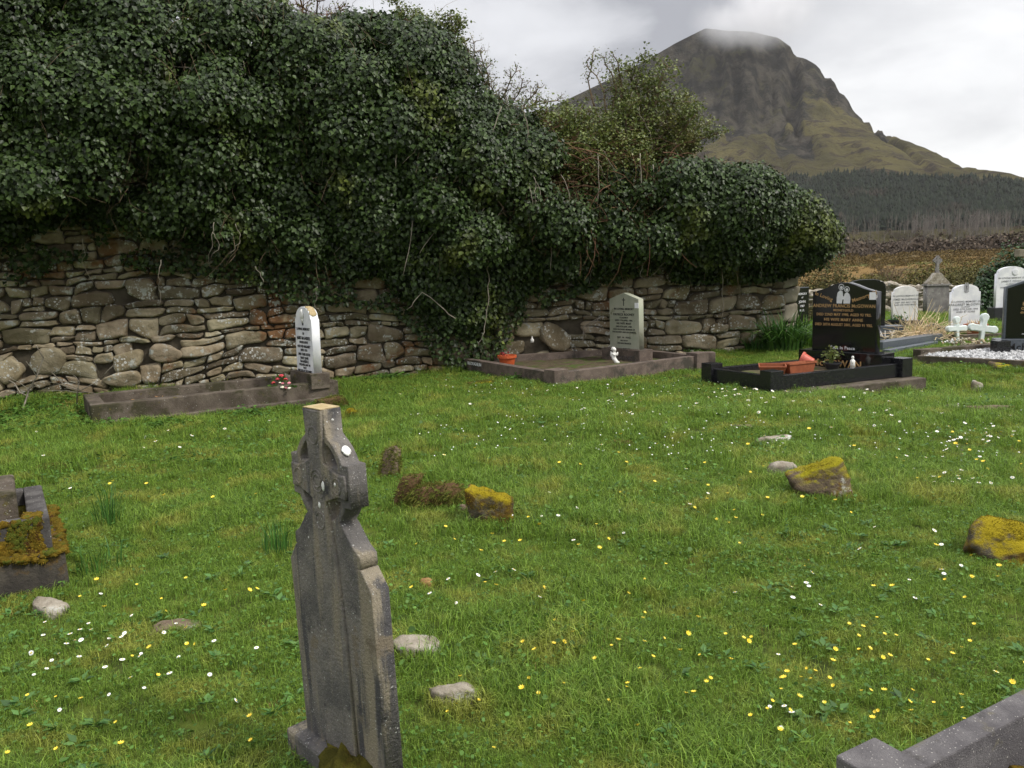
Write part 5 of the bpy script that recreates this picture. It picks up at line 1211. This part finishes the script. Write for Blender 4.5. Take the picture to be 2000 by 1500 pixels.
kp = g(1722, 1478, .26); k0 = Vector((kp.x, kp.y)); e1 = g(2000, 1372, .20); kd = (Vector((e1.x, e1.y))-k0).normalized(); kn = Vector((kd.y, -kd.x))
K = [k0, k0+kd*2.2, k0+kd*2.2+kn*.9, k0+kn*.9]
kb = plot('grave_surround', 'grey granite grave kerb with square corner post, cut by the lower right corner', [tuple(p) for p in K], .085, -.1, .205, M_kerbgrey, (0,), .165, .045, fill=M_gravel, fillz=.03, bevel=.006)
mb = MB()
for k in range(1500):
    u, v = R.random()*.9, R.uniform(.06, .8); c = kd*u*2.2+kn*v; mb.blob((c.x, c.y, .045), (R.uniform(.008, .018),)*3, k % 13, .5, 1.2, 1)
mb.build('loose_gravel', M_gravel, kb)['kind'] = 'stuff'
mb = MB()
for k in range(70): c = kd*R.uniform(.1, 2.0)+kn*R.uniform(.05, .16); mb.blob((c.x, c.y, .05), (R.uniform(.015, .04), R.uniform(.015, .035), R.uniform(.01, .02)), k, .5, 3, 2)
mb.build('moss_growth', M_tmoss, kb, smooth=True)

# ------------------------------------------------------------------ graves further back on the right
def back(px, py): p = g(px, py); return p
def marble(px, py, w, h, label, lines, emblem=None, yaw=.1, bz=.12, pm=M_conc, m=M_white, old=False):
    p = g(px, py); w2 = w/2; z = bz
    ol = mirror([(w2, z), (w2, z+h*.83), (w2-.035, z+h*.835), (w2-.04, z+h*.87)]+[((w2-.04)*cos(radians(a)), z+h*.87+h*.13*sin(radians(a))) for a in (15, 30, 45, 60, 75, 88)])
    e = headstone('white_headstone', label, p, yaw, w, .09, ol, m, (w+.16, .28, bz+.1), pm, -.1, .005)
    inscription([(t, s, 0, z+h*k) for t, s, k in lines], M_letterf, e, -.003, depth=.001); return e
e1_ = marble(1767, 640, .56, .76, 'weathered white headstone with lichened top just right of the black headstones', [('IN LOVING MEMORY OF', .05, .72), ('JAMES McGARRIGLE', .062, .62), ('DIED 3RD MAY 1951', .05, .53), ('AND HIS WIFE MARY', .05, .46)], yaw=.0, m=M_whiteold, bz=.16)
e2_ = marble(1884, 650, .58, .84, 'clean white headstone with praying hands behind the pair of white crosses', [('IN LOVING MEMORY OF', .052, .60), ('MARGARET McGOWAN', .064, .53), ('CLOUGH', .04, .475), ('DIED 5TH JUNE 1990', .05, .42), ('AGED 87 YEARS', .05, .36)], yaw=.0, bz=.12)
mb = MB()
for x in (-.02, .022): mb.add([(x-.02, -.004, .94-.10), (x+.022, -.004, .94-.10), (x+.03, -.004, .94-.03), (x+.008, -.004, .94+.06), (x-.008, -.004, .94+.06), (x-.032, -.004, .94-.02)], [(0, 1, 2, 3, 4, 5)])
mb.add([(-.05, -.0045, .825), (-.02, -.0045, .80), (.02, -.0045, .80), (.055, -.0045, .825), (.03, -.0045, .86), (-.03, -.0045, .86)], [(0, 1, 2, 3, 4, 5)]); mb.build('praying_hands_emblem', M_letterf, e2_)
e3_ = marble(1972, 625, .72, .95, 'white headstone with a round medallion partly hidden by the framed black headstone', [('IN LOVING MEMORY OF', .055, .72), ('JAMES P. DEVINS', .062, .64), ('CLIFFONEY', .05, .57), ('DIED 16TH APRIL 1983', .05, .49), ('AGED 80', .05, .42)], yaw=.05, pm=M_darkpl, bz=.30)
mb = MB(); mb.lathe([(.075, 0), (.075, .01), (.06, .014)], 20, (.08, -.0, 1.12), M=Matrix.Rotation(pi/2, 3, 'X')); mb.build('medallion', M_white, e3_)
# grey gabled monument with a small ringed cross
p = Vector((base_at(1836, 21.8), 21.8, gz(base_at(1836, 21.8), 21.8))); mo = empty('grey_monument', p, .05, 'tall grey gabled monument topped by a small ringed cross behind the straw heap', 'monument')
mo.scale = (.74, .74, .77)
shape2d('body', [[(.40, 0), (.40, .98), (-.40, .98), (-.40, 0)]], .28, M_monu, mo, .01)
shape2d('cornice', [[(.45, .98), (.45, 1.04), (-.45, 1.04), (-.45, .98)]], .36, M_monu, mo, .006, (0, -.04, 0))
shape2d('gable', [[(.42, 1.04), (.40, 1.10), (.22, 1.26), (.10, 1.42), (-.10, 1.42), (-.22, 1.26), (-.40, 1.10), (-.42, 1.04)]], .28, M_rock, mo, .01)
zc = 1.84; rr = .125
ol = mirror([(.085, 1.40), (.052, 1.52), (.048, zc-.115)]+[(rr*cos(radians(a)), zc+rr*sin(radians(a))) for a in (-62, -45, -28)]+[(.155, zc-.04), (.155, zc+.04)]+[(rr*cos(radians(a)), zc+rr*sin(radians(a))) for a in (28, 45, 62)]+[(.045, zc+.115), (.045, zc+.17)])
shape2d('ringed_cross', [ol]+[[(a*x, zc+b*z) for x, z in ((.042, .040), (.085, .040), (.078, .062), (.062, .080), (.042, .090))] for a in (-1, 1) for b in (-1, 1)], .09, M_monu, mo, .004, (0, .08, 0))
# framed black headstone at the right edge
p = g(2018, 692); bh = empty('framed_black_headstone', p, -.32, 'black headstone in a grey chamfered frame at the right edge, gold lettering', 'headstone'); W2_ = .42
z = .24; bh.location = p; ol = [(W2_, z), (W2_, z+.80), (0, z+.96), (-W2_, z+.80), (-W2_, z)]
shape2d('frame', [ol], .12, M_bluegrey, bh, .004); il = [(W2_-.03, z+.01), (W2_-.03, z+.78), (0, z+.925), (-W2_+.03, z+.78), (-W2_+.03, z+.01)]
shape2d('polished_face', [il], .01, M_black, bh, 0, (0, -.005, 0)); mb = MB(); mb.box((0, .06, .12), (1.06, .32, .24)); mb.build('plinth', M_bluegrey, bh, bevel=.005)
inscription([('In Loving', .07, -.0, z+.60), ('BROTHERS', .07, 0, z+.54), ('Owen McHugh', .06, 0, z+.47), ('died 7th May 1990', .05, 0, z+.41), ('also his sister', .05, 0, z+.36), ('Mary', .05, 0, z+.31), ('Rest in Peace', .05, 0, z+.26)], M_letterg, bh, -.0065, depth=.001)
inscription([('rest of the family', .045, 0, z+.08)], M_letters, bh, -.0065, 'closing_line', depth=.001)
mb = MB(); disc(mb, -.03, z+.70, .045, -.0075, 12, .6); disc(mb, .03, z+.69, .04, -.008, 12, .5); mb.build('gold_emblem', M_letterg, bh)
inscription([('McHUGH', .15, -.06, .12)], M_black, bh, -.102, 'family_name', depth=.002)
mb = MB(); mb.box((0, 0, .11), (.20, .2, .24)); o = mb.build('dark_kerb_block', M_blackk, bevel=.005); p = g(1953, 694); o.location = p; tag(o, 'squat dark granite block left of the framed black headstone', 'kerb stone')
# gravel plot in front of it
ga, gb = g(1800, 706), g(2060, 722); gc_, gd_ = g(2075, 690), g(1850, 685)
gp = plot('gravel_plot', 'flat grave bed of pale gravel inside a low grey kerb at the far right', [xy(ga), xy(gb), xy(gc_), xy(gd_)], .10, -.1, .09, M_conc, fill=M_gravel, fillz=.06)
ga2 = [Vector(xy(v)) for v in (ga, gb, gc_, gd_)]; mb = MB()
for k in range(1400):
    u, v = R.random(), R.random(); c = (ga2[0]*(1-u)+ga2[1]*u)*(1-v)+(ga2[3]*(1-u)+ga2[2]*u)*v-ga2[0]; mb.blob((c.x, c.y, .075), (R.uniform(.012, .028),)*3, k % 13, .5, 1.2, 1)
mb.build('loose_gravel', M_gravel, gp)['kind'] = 'stuff'
# long grey kerbs of the rows behind
def kerbline(px0, py0, px1, py1, label, w=.14, h=.16, m=M_conc):
    a, b_ = g(px0, py0), g(px1, py1); mb = MB(); mb.rail((0, 0), (b_.x-a.x, b_.y-a.y), w, -.12, h); o = mb.build('kerb_rail', m, bevel=.008); o.location = (a.x, a.y, min(a.z, b_.z)); return tag(o, label, 'grave kerb')
kerbline(1790, 700, 1965, 683, 'grey concrete kerb running behind the gravel grave', .16, .14)
kerbline(1800, 669, 1960, 662, 'low concrete kerb behind the grass of the white crosses', .12, .12)
# second black headstone behind, with its blue grey plinth and kerbs
p = g(1690, 668); sb = empty('dark_headstone', (p.x, p.y, p.z), -.18, 'shoulder curved dark headstone standing just behind the large black one', 'headstone')
ol = mirror([(.34, .30), (.345, .98), (.335, 1.06), (.29, 1.12), (.22, 1.15), (.12, 1.17)]); shape2d('stone', [ol], .10, M_black, sb, .01)
mb = MB(); mb.box((.10, .05, .15), (1.10, .34, .30)); mb.build('plinth', M_bluegrey, sb, bevel=.005)
inscription([('HEALY', .17, .22, .15)], M_sticker, sb, -.123, 'family_name')
a, b_ = g(1712, 686), g(1830, 668); mb = MB(); mb.rail((0, 0), (b_.x-a.x, b_.y-a.y), .22, -.2, .16); mb.rail((-.05, -.45), (b_.x-a.x-.3, b_.y-a.y-.5), .12, -.2, .07)
o = mb.build('granite_kerb', M_bluegrey, bevel=.006); o.location = a; tag(o, 'polished blue grey granite kerb running right behind the black plot', 'grave kerb')
p = g(1566, 640); sl3 = empty('slim_black_headstone', p, .5, 'slim black headstone with silver writing seen past the end of the ruined wall', 'headstone')
shape2d('stone', [[(.22, 0), (.22, .92), (-.22, .92), (-.22, 0)]], .09, M_black, sl3, .004); shape2d('edge_trim', [[(.235, 0), (.235, .935), (-.235, .935), (-.235, 0)]], .05, M_bluegrey, sl3, 0, (0, .02, 0))
inscription([('MEMORY', .07, 0, .78), ('of', .06, 0, .70), ('JOHN', .08, 0, .60), ('1987', .07, 0, .50), ('R.I.P.', .07, 0, .40)], M_letters, sl3, -.003, depth=.001)
# pot, plants and foam crosses
p = g(1749, 646); pot('dark_planter', 'small dark planter with a green sprig before the first white headstone', p, .15, .24, M_darkpl)
V, F = leaves(rng.normal(size=(90, 3))*np.array([.09, .06, .04])+np.array([0, 0, .28]), unit(90)+np.array([0, 0, .5]), .07, .3); o = npmesh('planter_sprig', V, F, M_rush); o.location = p; tag(o, 'green sprig growing in the small dark planter', 'plant')
p = g(1905, 655); tpz = pot('brown_clay_pot', 'brown clay pot of dead flowers between the hands headstone and the crosses', p, .20, .22, M_terra)
o = tuftmesh('dead_flowers', 80, .16, .06, .16, .006, 1.5, M_straw, 0, 3); link(o); o.location = (p.x, p.y, p.z+.19); tag(o, 'dead brown flowers in the clay pot', 'flowers')
def foamcross(label, px, py, s, yaw, tilt):
    p = g(px, py); e = empty('white_foam_cross', (p.x, p.y, p.z+.02), yaw, label, 'cross wreath', 'white foam crosses'); e.rotation_euler = (tilt, 0, yaw)
    def lobe(cx, cz_, r, a0, a1): return [(cx+r*cos(radians(a0+(a1-a0)*i/8)), cz_+r*sin(radians(a0+(a1-a0)*i/8))) for i in range(9)]
    q = s
    L = [(.05*q, 0), (.05*q, .26*q)]+lobe(.22*q, .33*q, .085*q, -120, 120)+[(.06*q, .40*q)]+lobe(0, .57*q, .09*q, -50, 230)+[(-.06*q, .40*q)]+lobe(-.22*q, .33*q, .085*q, 60, 300)+[(-.05*q, .26*q), (-.05*q, 0)]
    shape2d('foam', [L], .09, M_wreath, e, .02); return e
foamcross('left and lower of the two pale foam crosses, with a pinkish edge', 1872, 668, .68, .15, -.1)
foamcross('right and taller of the two pale foam crosses, leaning right', 1917, 674, .82, -.1, -.12)
for e_ in [o for o in SC.objects if o.name.startswith('white_foam_cross.')]: e_.rotation_euler[1] = .16
p = g(1870, 668)
mb = MB()
for k in range(70):
    mb.blob((R.gauss(0, .16), R.gauss(0, .10), abs(R.gauss(.06, .05))), (R.uniform(.015, .035),)*3, k, .5, 2, 1)
o = mb.build('faded_flowers', mat('faded_petals', (.45, .33, .2), (.3, .28, .2), 8, .9, [((.5, .48, .42), 10, .55, .6, 'n')], .3, 40, .2, 'World', .4)); o.location = g(1893, 678); tag(o, 'heap of faded cream flowers in front of the foam crosses', 'flowers')
mb = MB()
for k in range(28): mb.blob((R.gauss(0, .07), R.gauss(0, .05), abs(R.gauss(.05, .03))), (R.uniform(.012, .03),)*3, k, .5, 2, 1)
o = mb.build('white_flowers', M_plaster); o.location = g(1862, 672); tag(o, 'few white artificial flowers at the foot of the left foam cross', 'flowers')
mb = MB()
for k in range(60):
    a = R.uniform(0, 2*pi); mb.blob((.13*cos(a)+R.gauss(0, .02), R.gauss(0, .04), .15+.12*sin(a)), (R.uniform(.02, .04),)*3, k, .5, 2, 1)
o = mb.build('dark_wreath', mat('dark_wreath_leaves', (.03, .045, .04), (.10, .12, .10), 30, .7, [((.4, .42, .4), 30, .6, .64, 'n')], .3, 40)); o.location = g(1822, 662); tag(o, 'dark green wreath lying against the straw heap', 'wreath')
mb = MB(); mb.blob((0, 0, .10), (.11, .10, .12), 5, .4, 2, 3); o = mb.build('glass_globe', M_wreath, smooth=True); o.location = g(1747, 668); tag(o, 'pale green domed ornament on the grave left of the straw', 'ornament')
mb = MB(); rs = random.Random(3)
for k in range(330):
    a = rs.uniform(0, 2*pi); l = rs.uniform(.25, .80); el = rs.choice([rs.uniform(.0, .35), rs.uniform(0, .5), rs.uniform(.5, 1.3)]); b0 = Vector((rs.gauss(0, .26), rs.gauss(0, .16), rs.uniform(0, .12)))
    dv = Vector((cos(a)*cos(el), .5*sin(a)*cos(el), sin(el))); mb.tube([b0, b0+dv*l*.5+Vector((0, 0, .04)), b0+dv*l+Vector((0, 0, -.06*cos(el)))], rs.uniform(.004, .009), .003, 3)
o = mb.build('straw_heap', M_straw); o.location = g(1800, 668); tag(o, 'heap of dry pale stalks piled between the white headstones', 'straw', kind='thing')
# dry stone boundary wall behind those graves
a, b_ = g(1560, 612), g(1960, 618); a = Vector((7.6, 23.0, 0)); b_ = Vector((15.0, 24.2, 0))
e = empty('dry_stone_wall', (a.x, a.y, 0), 0, 'low rough dry stone wall behind the white headstones', 'stone wall'); dw = (b_-a); dl = sqrt(dw.x**2+dw.y**2); ux = Vector((dw.x/dl, dw.y/dl, 0)); mb = MB()
for k in range(700):
    s = R.uniform(0, dl); z = R.uniform(-.3, .62+.2*float(vn(s*1.2, 0, 2))); p = ux*s; mb.blob((p.x, p.y+R.uniform(-.1, .1), z+gz(a.x+p.x, a.y+p.y)), (R.uniform(.10, .22), R.uniform(.10, .18), R.uniform(.06, .12)), k, .4, 1.5, 2, M=Matrix.Rotation(R.uniform(-.3, .3), 3, 'Y'))
mb.build('boulders', M_rock, e, smooth=False)
def hedge(name, label, cat, spots, m, per, size, twm=None):
    """spots (x, y, z, rx, rz): leafy mound with a few stems inside"""
    p0 = spots[0]; e = empty(name, (p0[0], p0[1], 0), 0, label, cat); Cs = []; Ns = []; mb = MB()
    for (x, y, z, rx, rz_) in spots:
        n = per; d = unit(n); d[:, 2] = np.abs(d[:, 2]); rad = rng.uniform(.6, 1.05, n)*(.8+.5*fbm(d[:, 0]*3+x, d[:, 1]*3+d[:, 2]*3, 3, 3)); Cs.append(np.stack([x-p0[0]+d[:, 0]*rx*rad, y-p0[1]+d[:, 1]*rx*rad*.8, z+d[:, 2]*rz_*rad], 1)); Ns.append(d+rng.normal(size=(n, 3))*.5+np.array([0, 0, .4]))
        for k in range(10):
            dv = Vector((R.gauss(0, .5), R.gauss(0, .5), 1)).normalized(); mb.tube([(x-p0[0], y-p0[1], z), (x-p0[0]+dv.x*rx*.5, y-p0[1]+dv.y*rx*.5, z+dv.z*rz_*.6), (x-p0[0]+dv.x*rx*1.0, y-p0[1]+dv.y*rx, z+dv.z*rz_*1.0)], .02, .006, 4)
    C = np.concatenate(Cs); V, F = leaves(C, np.concatenate(Ns), size, .42); npmesh('foliage', V, F, m, e); mb.build('stem', twm or M_twig, e); return e
M_olive = leafmat('olive_hedge_leaves', (.055, .055, .018), (.11, .10, .03), (.15, .11, .03), .7, .15, .2, .8)
M_gorse = leafmat('gorse_leaves', (.08, .08, .022), (.15, .13, .03), (.2, .15, .03), .7, .15, .2, .8)
M_hivy = leafmat('hedge_ivy_leaves', (.016, .045, .012), (.035, .075, .018), (.06, .10, .02), .45, .08, .35, .8)
def hs_(L): 
    out_ = []
    for px, pyb, Y, rpx, hpx in L:
        x = base_at(px, Y); z = gz(x, Y); out_.append((x, Y, z-.1, rpx/1600*Y, hpx/1600*Y))
    return out_
hedge('ivy_hedge', 'dark ivy covered hump behind the white headstones at the right edge', 'ivy bush', hs_([(1985, 0, 22, 55, 128), (2060, 0, 23, 90, 150), (1950, 0, 22, 45, 98), (1928, 0, 21.6, 38, 66), (2140, 0, 24, 90, 130)]), M_hivy, 4500, .085)
hedge('olive_hedge', 'olive and yellow overgrown hedge along the back of the graveyard', 'hedge', hs_([(1580+i*32, 0, 26+1.2*sin(i*2.1), 36, R.uniform(62, 92)) for i in range(12)]), M_olive, 2600, .07)
hedge('gorse_thicket', 'yellowish thicket behind the grey monument', 'bush', hs_([(1800, 0, 30, 42, 84), (1850, 0, 31, 46, 86), (1900, 0, 31, 44, 84), (1700, 0, 33, 40, 60)]), M_gorse, 2200, .08)
hedge('dark_shrub', 'low dark shrub between the wall end and the black headstone', 'bush', hs_([(1588, 0, 20.5, 30, 42), (1610, 0, 21, 26, 36)]), M_olive, 1200, .07)
# bare grey shrub out in the bog
e0 = hs_([(1735, 0, 40, 60, 70)])[0]; e = empty('bare_shrub', e0[:3], 0, 'wide leafless grey shrub in the brown field', 'shrub'); mb = MB()
for k in range(90):
    dv = Vector((R.gauss(0, .8), R.gauss(0, .5), abs(R.gauss(.9, .3)))).normalized(); L0 = e0[4]*R.uniform(.6, 1.1); m_ = dv*L0*.5+Vector((0, 0, .1)); mb.tube([(0, 0, 0), m_, dv*L0], .03, .012, 4)
    for q_ in range(5): t = m_+(dv*L0-m_)*R.random(); mb.tube([t, t+Vector((R.gauss(0, .4), R.gauss(0, .3), R.gauss(.15, .25)))], .012, .006, 3)
mb.build('twigs', M_bare if False else M_twig, e)
# cross arm standing in front of the hedge at the very edge
p = g(2040, 690); xc = empty('stone_cross', (base_at(2030, 17), 17, gz(base_at(2030, 17), 17)), 0, 'tall plain pale stone cross, only its arm tip showing at the right edge', 'cross')
zt_ = at(2000, 494, 17).z-gz(base_at(2030, 17), 17); mb = MB(); mb.box((0, 0, zt_*.62), (.22, .16, zt_*1.24)); mb.build('shaft', M_quoin, xc, bevel=.01); mb = MB(); mb.box((0, -.003, zt_), (.92, .168, .15)); mb.build('cross_arm', M_quoin, xc, bevel=.01)

# ------------------------------------------------------------------ flowers in the grass
def daisy(name, petals, m, r, cup=0.0, stalk=.05, pw=.32):
    mb = MB(); mb.tube([(0, 0, 0), (.004, 0, stalk*.5), (.002, .003, stalk)], .0011, .0009, 3, 1)
    for k in range(petals):
        a = 2*pi*k/petals; u = Vector((cos(a), sin(a), 0)); v = Vector((-sin(a), cos(a), 0)); c = Vector((.002, .003, stalk)); up = Vector((0, 0, 1))
        mb.add([c+u*r*.12, c+u*r*.6+v*r*pw+up*r*cup*.5, c+u*r+up*r*cup, c+u*r*.6-v*r*pw+up*r*cup*.5], [(0, 1, 2, 3)], 0)
    mb.lathe([(r*.30, 0), (r*.22, r*.15), (r*.05, r*.2)], 8, (.002, .003, stalk+.001), 2)
    me_o = mb.build(name, [m, M_fstem, M_yelc]); return me_o
PLACES = [((1420, 790), 'just in front of the black granite kerb'), ((1200, 790), 'in front of the pinkish kerb'), ((1660, 800), 'near the concrete footing of the black grave'), ((1900, 865), 'in the patch above the big stone at the right'), ((1900, 950), 'right of the mossy wedge stone'),
    ((1580, 985), 'close by the mossy wedge stone'), ((1940, 1110), 'around the big mossed stone at the right edge'), ((1640, 1340), 'in the thick patch above the lower right kerb'), ((1350, 1300), 'in the lower middle of the lawn'), ((1080, 1240), 'right of the celtic cross foot'), ((1250, 980), 'in the open middle of the lawn'),
    ((940, 1080), 'below the yellow mossy stone'), ((900, 800), 'left of the pinkish kerb'), ((450, 870), 'in front of the concrete kerb'), ((200, 930), 'behind the tomb at the left'), ((100, 1270), 'in the turf below the mossy tomb'), ((420, 1200), 'left of the celtic cross'), ((120, 1430), 'in the lower left corner'), ((400, 1400), 'left of the celtic cross plinth')]
def place(label, x, y): return label+' '+min(PLACES, key=lambda q: (q[0][0]-x)**2+(2*(q[0][1]-y))**2)[1]
def sow(name, proto, pts, label, cat, group, smin, smax):
    for i, (px, py) in enumerate(pts):
        p = g(px, py); o = proto if i == 0 else proto.copy()
        if i: link(o)
        o.location = p; o.rotation_euler = (R.gauss(-.15, .3)+.25, R.gauss(0, .3), R.uniform(0, 6.28)); s_ = R.uniform(smin, smax)*min(1.2, .40+.085*p.y); o.scale = (s_,)*3
        tag(o, place(label, px, py) if len(pts) > 1 else label, cat, group)
def cloud(spec):
    out_ = []
    for (cx, cy, sx, sy, n) in spec:
        for _ in range(n):
            x, y = R.gauss(cx, sx), R.gauss(cy, sy)
            if y > 740 and y < 1495 and 2 < x < 1998: out_.append((x, y))
    return out_
def free(L, near=720):
    out_ = []
    for x, y in L:
        p = g(x, y); q = np.array([p.x]), np.array([p.y])
        if any(inpoly(q[0], q[1], b)[0] for b in BARE) or (560 < x < 790 and y > 800): continue
        out_.append((x, y))
    return out_
dz = free(cloud([(1470, 778, 40, 14, 34), (1440, 770, 60, 12, 14), (1200, 790, 90, 14, 16), (1330, 800, 120, 20, 18), (1640, 800, 90, 30, 22), (1900, 862, 60, 10, 22), (1960, 850, 40, 16, 12), (1850, 895, 50, 8, 10), (1920, 945, 40, 8, 12), (1840, 950, 40, 10, 7), (1750, 800, 60, 30, 10),
                 (100, 1270, 80, 45, 16), (250, 1250, 60, 40, 12), (60, 1380, 60, 40, 8), (330, 1330, 90, 60, 10), (1120, 1040, 90, 60, 10), (1560, 1150, 70, 30, 9), (1700, 1100, 120, 50, 10), (900, 1150, 80, 60, 8), (450, 860, 160, 25, 14), (200, 900, 120, 30, 6), (1250, 960, 200, 60, 12), (1480, 1380, 50, 30, 5), (850, 790, 60, 15, 6)]))
ye_ = free(cloud([(1640, 1320, 150, 80, 36), (1600, 1400, 100, 50, 12), (1800, 1250, 90, 70, 14), (1380, 1320, 120, 70, 18), (1150, 1240, 140, 90, 20), (1000, 1350, 80, 70, 10), (1570, 985, 60, 20, 9), (1450, 1000, 60, 40, 10), (1250, 1020, 160, 60, 14), (1900, 1120, 50, 30, 9), (950, 1080, 90, 60, 12), (120, 1430, 80, 40, 10), (380, 1330, 100, 70, 12), (450, 1150, 80, 50, 8), (200, 1180, 80, 50, 6), (1700, 900, 150, 30, 14), (1930, 890, 50, 30, 8), (1200, 880, 150, 30, 8), (330, 940, 120, 40, 8)]))
sow('daisy', daisy('daisy', 13, M_daisy, .0145, .05, .045, .22), dz[:300], 'small white daisy', 'daisy', 'white daisies scattered over the lawn', .8, 1.35)
sow('celandine', daisy('celandine', 8, M_yel, .0145, .55, .06, .26), ye_[:290], 'yellow star shaped celandine', 'celandine', 'yellow celandines scattered over the lawn', .75, 1.4)
sow('primrose', daisy('primrose', 5, M_primrose, .018, .05, .05, .5), [(1938, 1328)], 'single pale primrose near the lower right kerb', 'primrose', 'pale primroses', 1.1, 1.1)
sow('primrose', daisy('primrose', 5, M_primrose, .018, .05, .05, .5), [(865, 900)], 'pale primrose right of the celtic cross, behind the mossy mound', 'primrose', 'pale primroses', 1.1, 1.1)
n = 500; V = []; mbx = MB()
for x, y in free([(R.uniform(800, 1995), R.uniform(745, 900)) for _ in range(330)]):
    p = g(x, y); r = R.uniform(.006, .010); mbx.add([p+Vector((r*cos(a), r*sin(a), .045+.004*sin(a*2))) for a in np.linspace(0, 2*pi, 7)[:-1]], [tuple(range(6))])
tag(mbx.build('distant_daisies', M_daisy), 'countless tiny daisies on the far lawn', 'daisies', kind='stuff')
turf()
Cw = []; Nw = []; Uw = []
for k in range(620):
    y = R.uniform(1.4, 9)**1.0; x = R.uniform(-1, 1)*(y*.66+.8)
    if float(fbm(x*.8+4, y*.8, 88, 3)) < .46 or any(inpoly(np.array([x]), np.array([y]), b)[0] for b in BARE): continue
    z = gz(x, y)+.012; s_ = R.uniform(.6, 1.2)
    for q_ in range(R.randint(5, 10)):
        a = R.uniform(0, 6.28); u = np.array([cos(a), sin(a), R.uniform(.0, .5)]); Cw.append((x+cos(a)*.008, y+sin(a)*.008, z)); Uw.append(u); Nw.append((-cos(a)*.35+R.gauss(0, .2), -sin(a)*.35+R.gauss(0, .2), 1))
V, F = leaves(np.array(Cw), np.array(Nw), .045, .26, up=np.array(Uw), fold=.08, droop=2.2)
tag(npmesh('broadleaf_weeds', V, F, leafmat('weed_leaves', (.035, .10, .02), (.075, .16, .03), (.10, .17, .04), .45, .2, .35, 2)), 'flat rosettes of plantain, celandine and daisy leaves all through the grass', 'weeds', kind='stuff')

# ------------------------------------------------------------------ cloud on the summit and thin haze
def volbox(name, c, d, density, noisy, label, aniso=0, col=(.9, .92, .96)):
    mb = MB(); mb.box((0, 0, 0), d); m = bpy.data.materials.new(name+'_air'); m.use_nodes = True; nt = m.node_tree; nt.nodes.clear()
    o_ = nd(nt, 'ShaderNodeOutputMaterial'); v = nd(nt, 'ShaderNodeVolumePrincipled'); v.inputs['Color'].default_value = col+(1,); v.inputs['Density'].default_value = density; v.inputs['Anisotropy'].default_value = aniso
    nt.links.new(v.outputs[0], o_.inputs['Volume'])
    if noisy:
        tc = nd(nt, 'ShaderNodeTexCoord'); gr = nd(nt, 'ShaderNodeVectorMath', operation='DIVIDE'); gr.inputs[1].default_value = tuple(x/2 for x in d); nt.links.new(tc.outputs['Object'], gr.inputs[0])
        ln = nd(nt, 'ShaderNodeVectorMath', operation='LENGTH'); nt.links.new(gr.outputs[0], ln.inputs[0]); fall = rampn(nt, ln.outputs['Value'], .98, .35)
        n_ = noisen(nt, tc.outputs['Object'], .011, 4, .6); dn = mathn(nt, 'MULTIPLY', mathn(nt, 'MULTIPLY', fall, rampn(nt, n_, .34, .62)), density); nt.links.new(dn, v.inputs['Density'])
    o = mb.build(name, m); o.location = c; return tag(o, label, 'haze' if not noisy else 'cloud', kind='stuff')
pc = at(1475, 62, 1225); volbox('summit_cloud', (pc.x, 1225, pc.z+20), (210, 170, 105), .020, True, 'ragged grey cloud wrapped round the mountain summit', 0, (.99, .99, 1.0))
volbox('haze', (700, 1500, 247), (8200, 3300, 520), .00006, False, 'thin damp air that fades the mountain', 0, (.86, .86, .88))
for o in SC.objects:
    if o.get('category') and o.parent: del o['category']
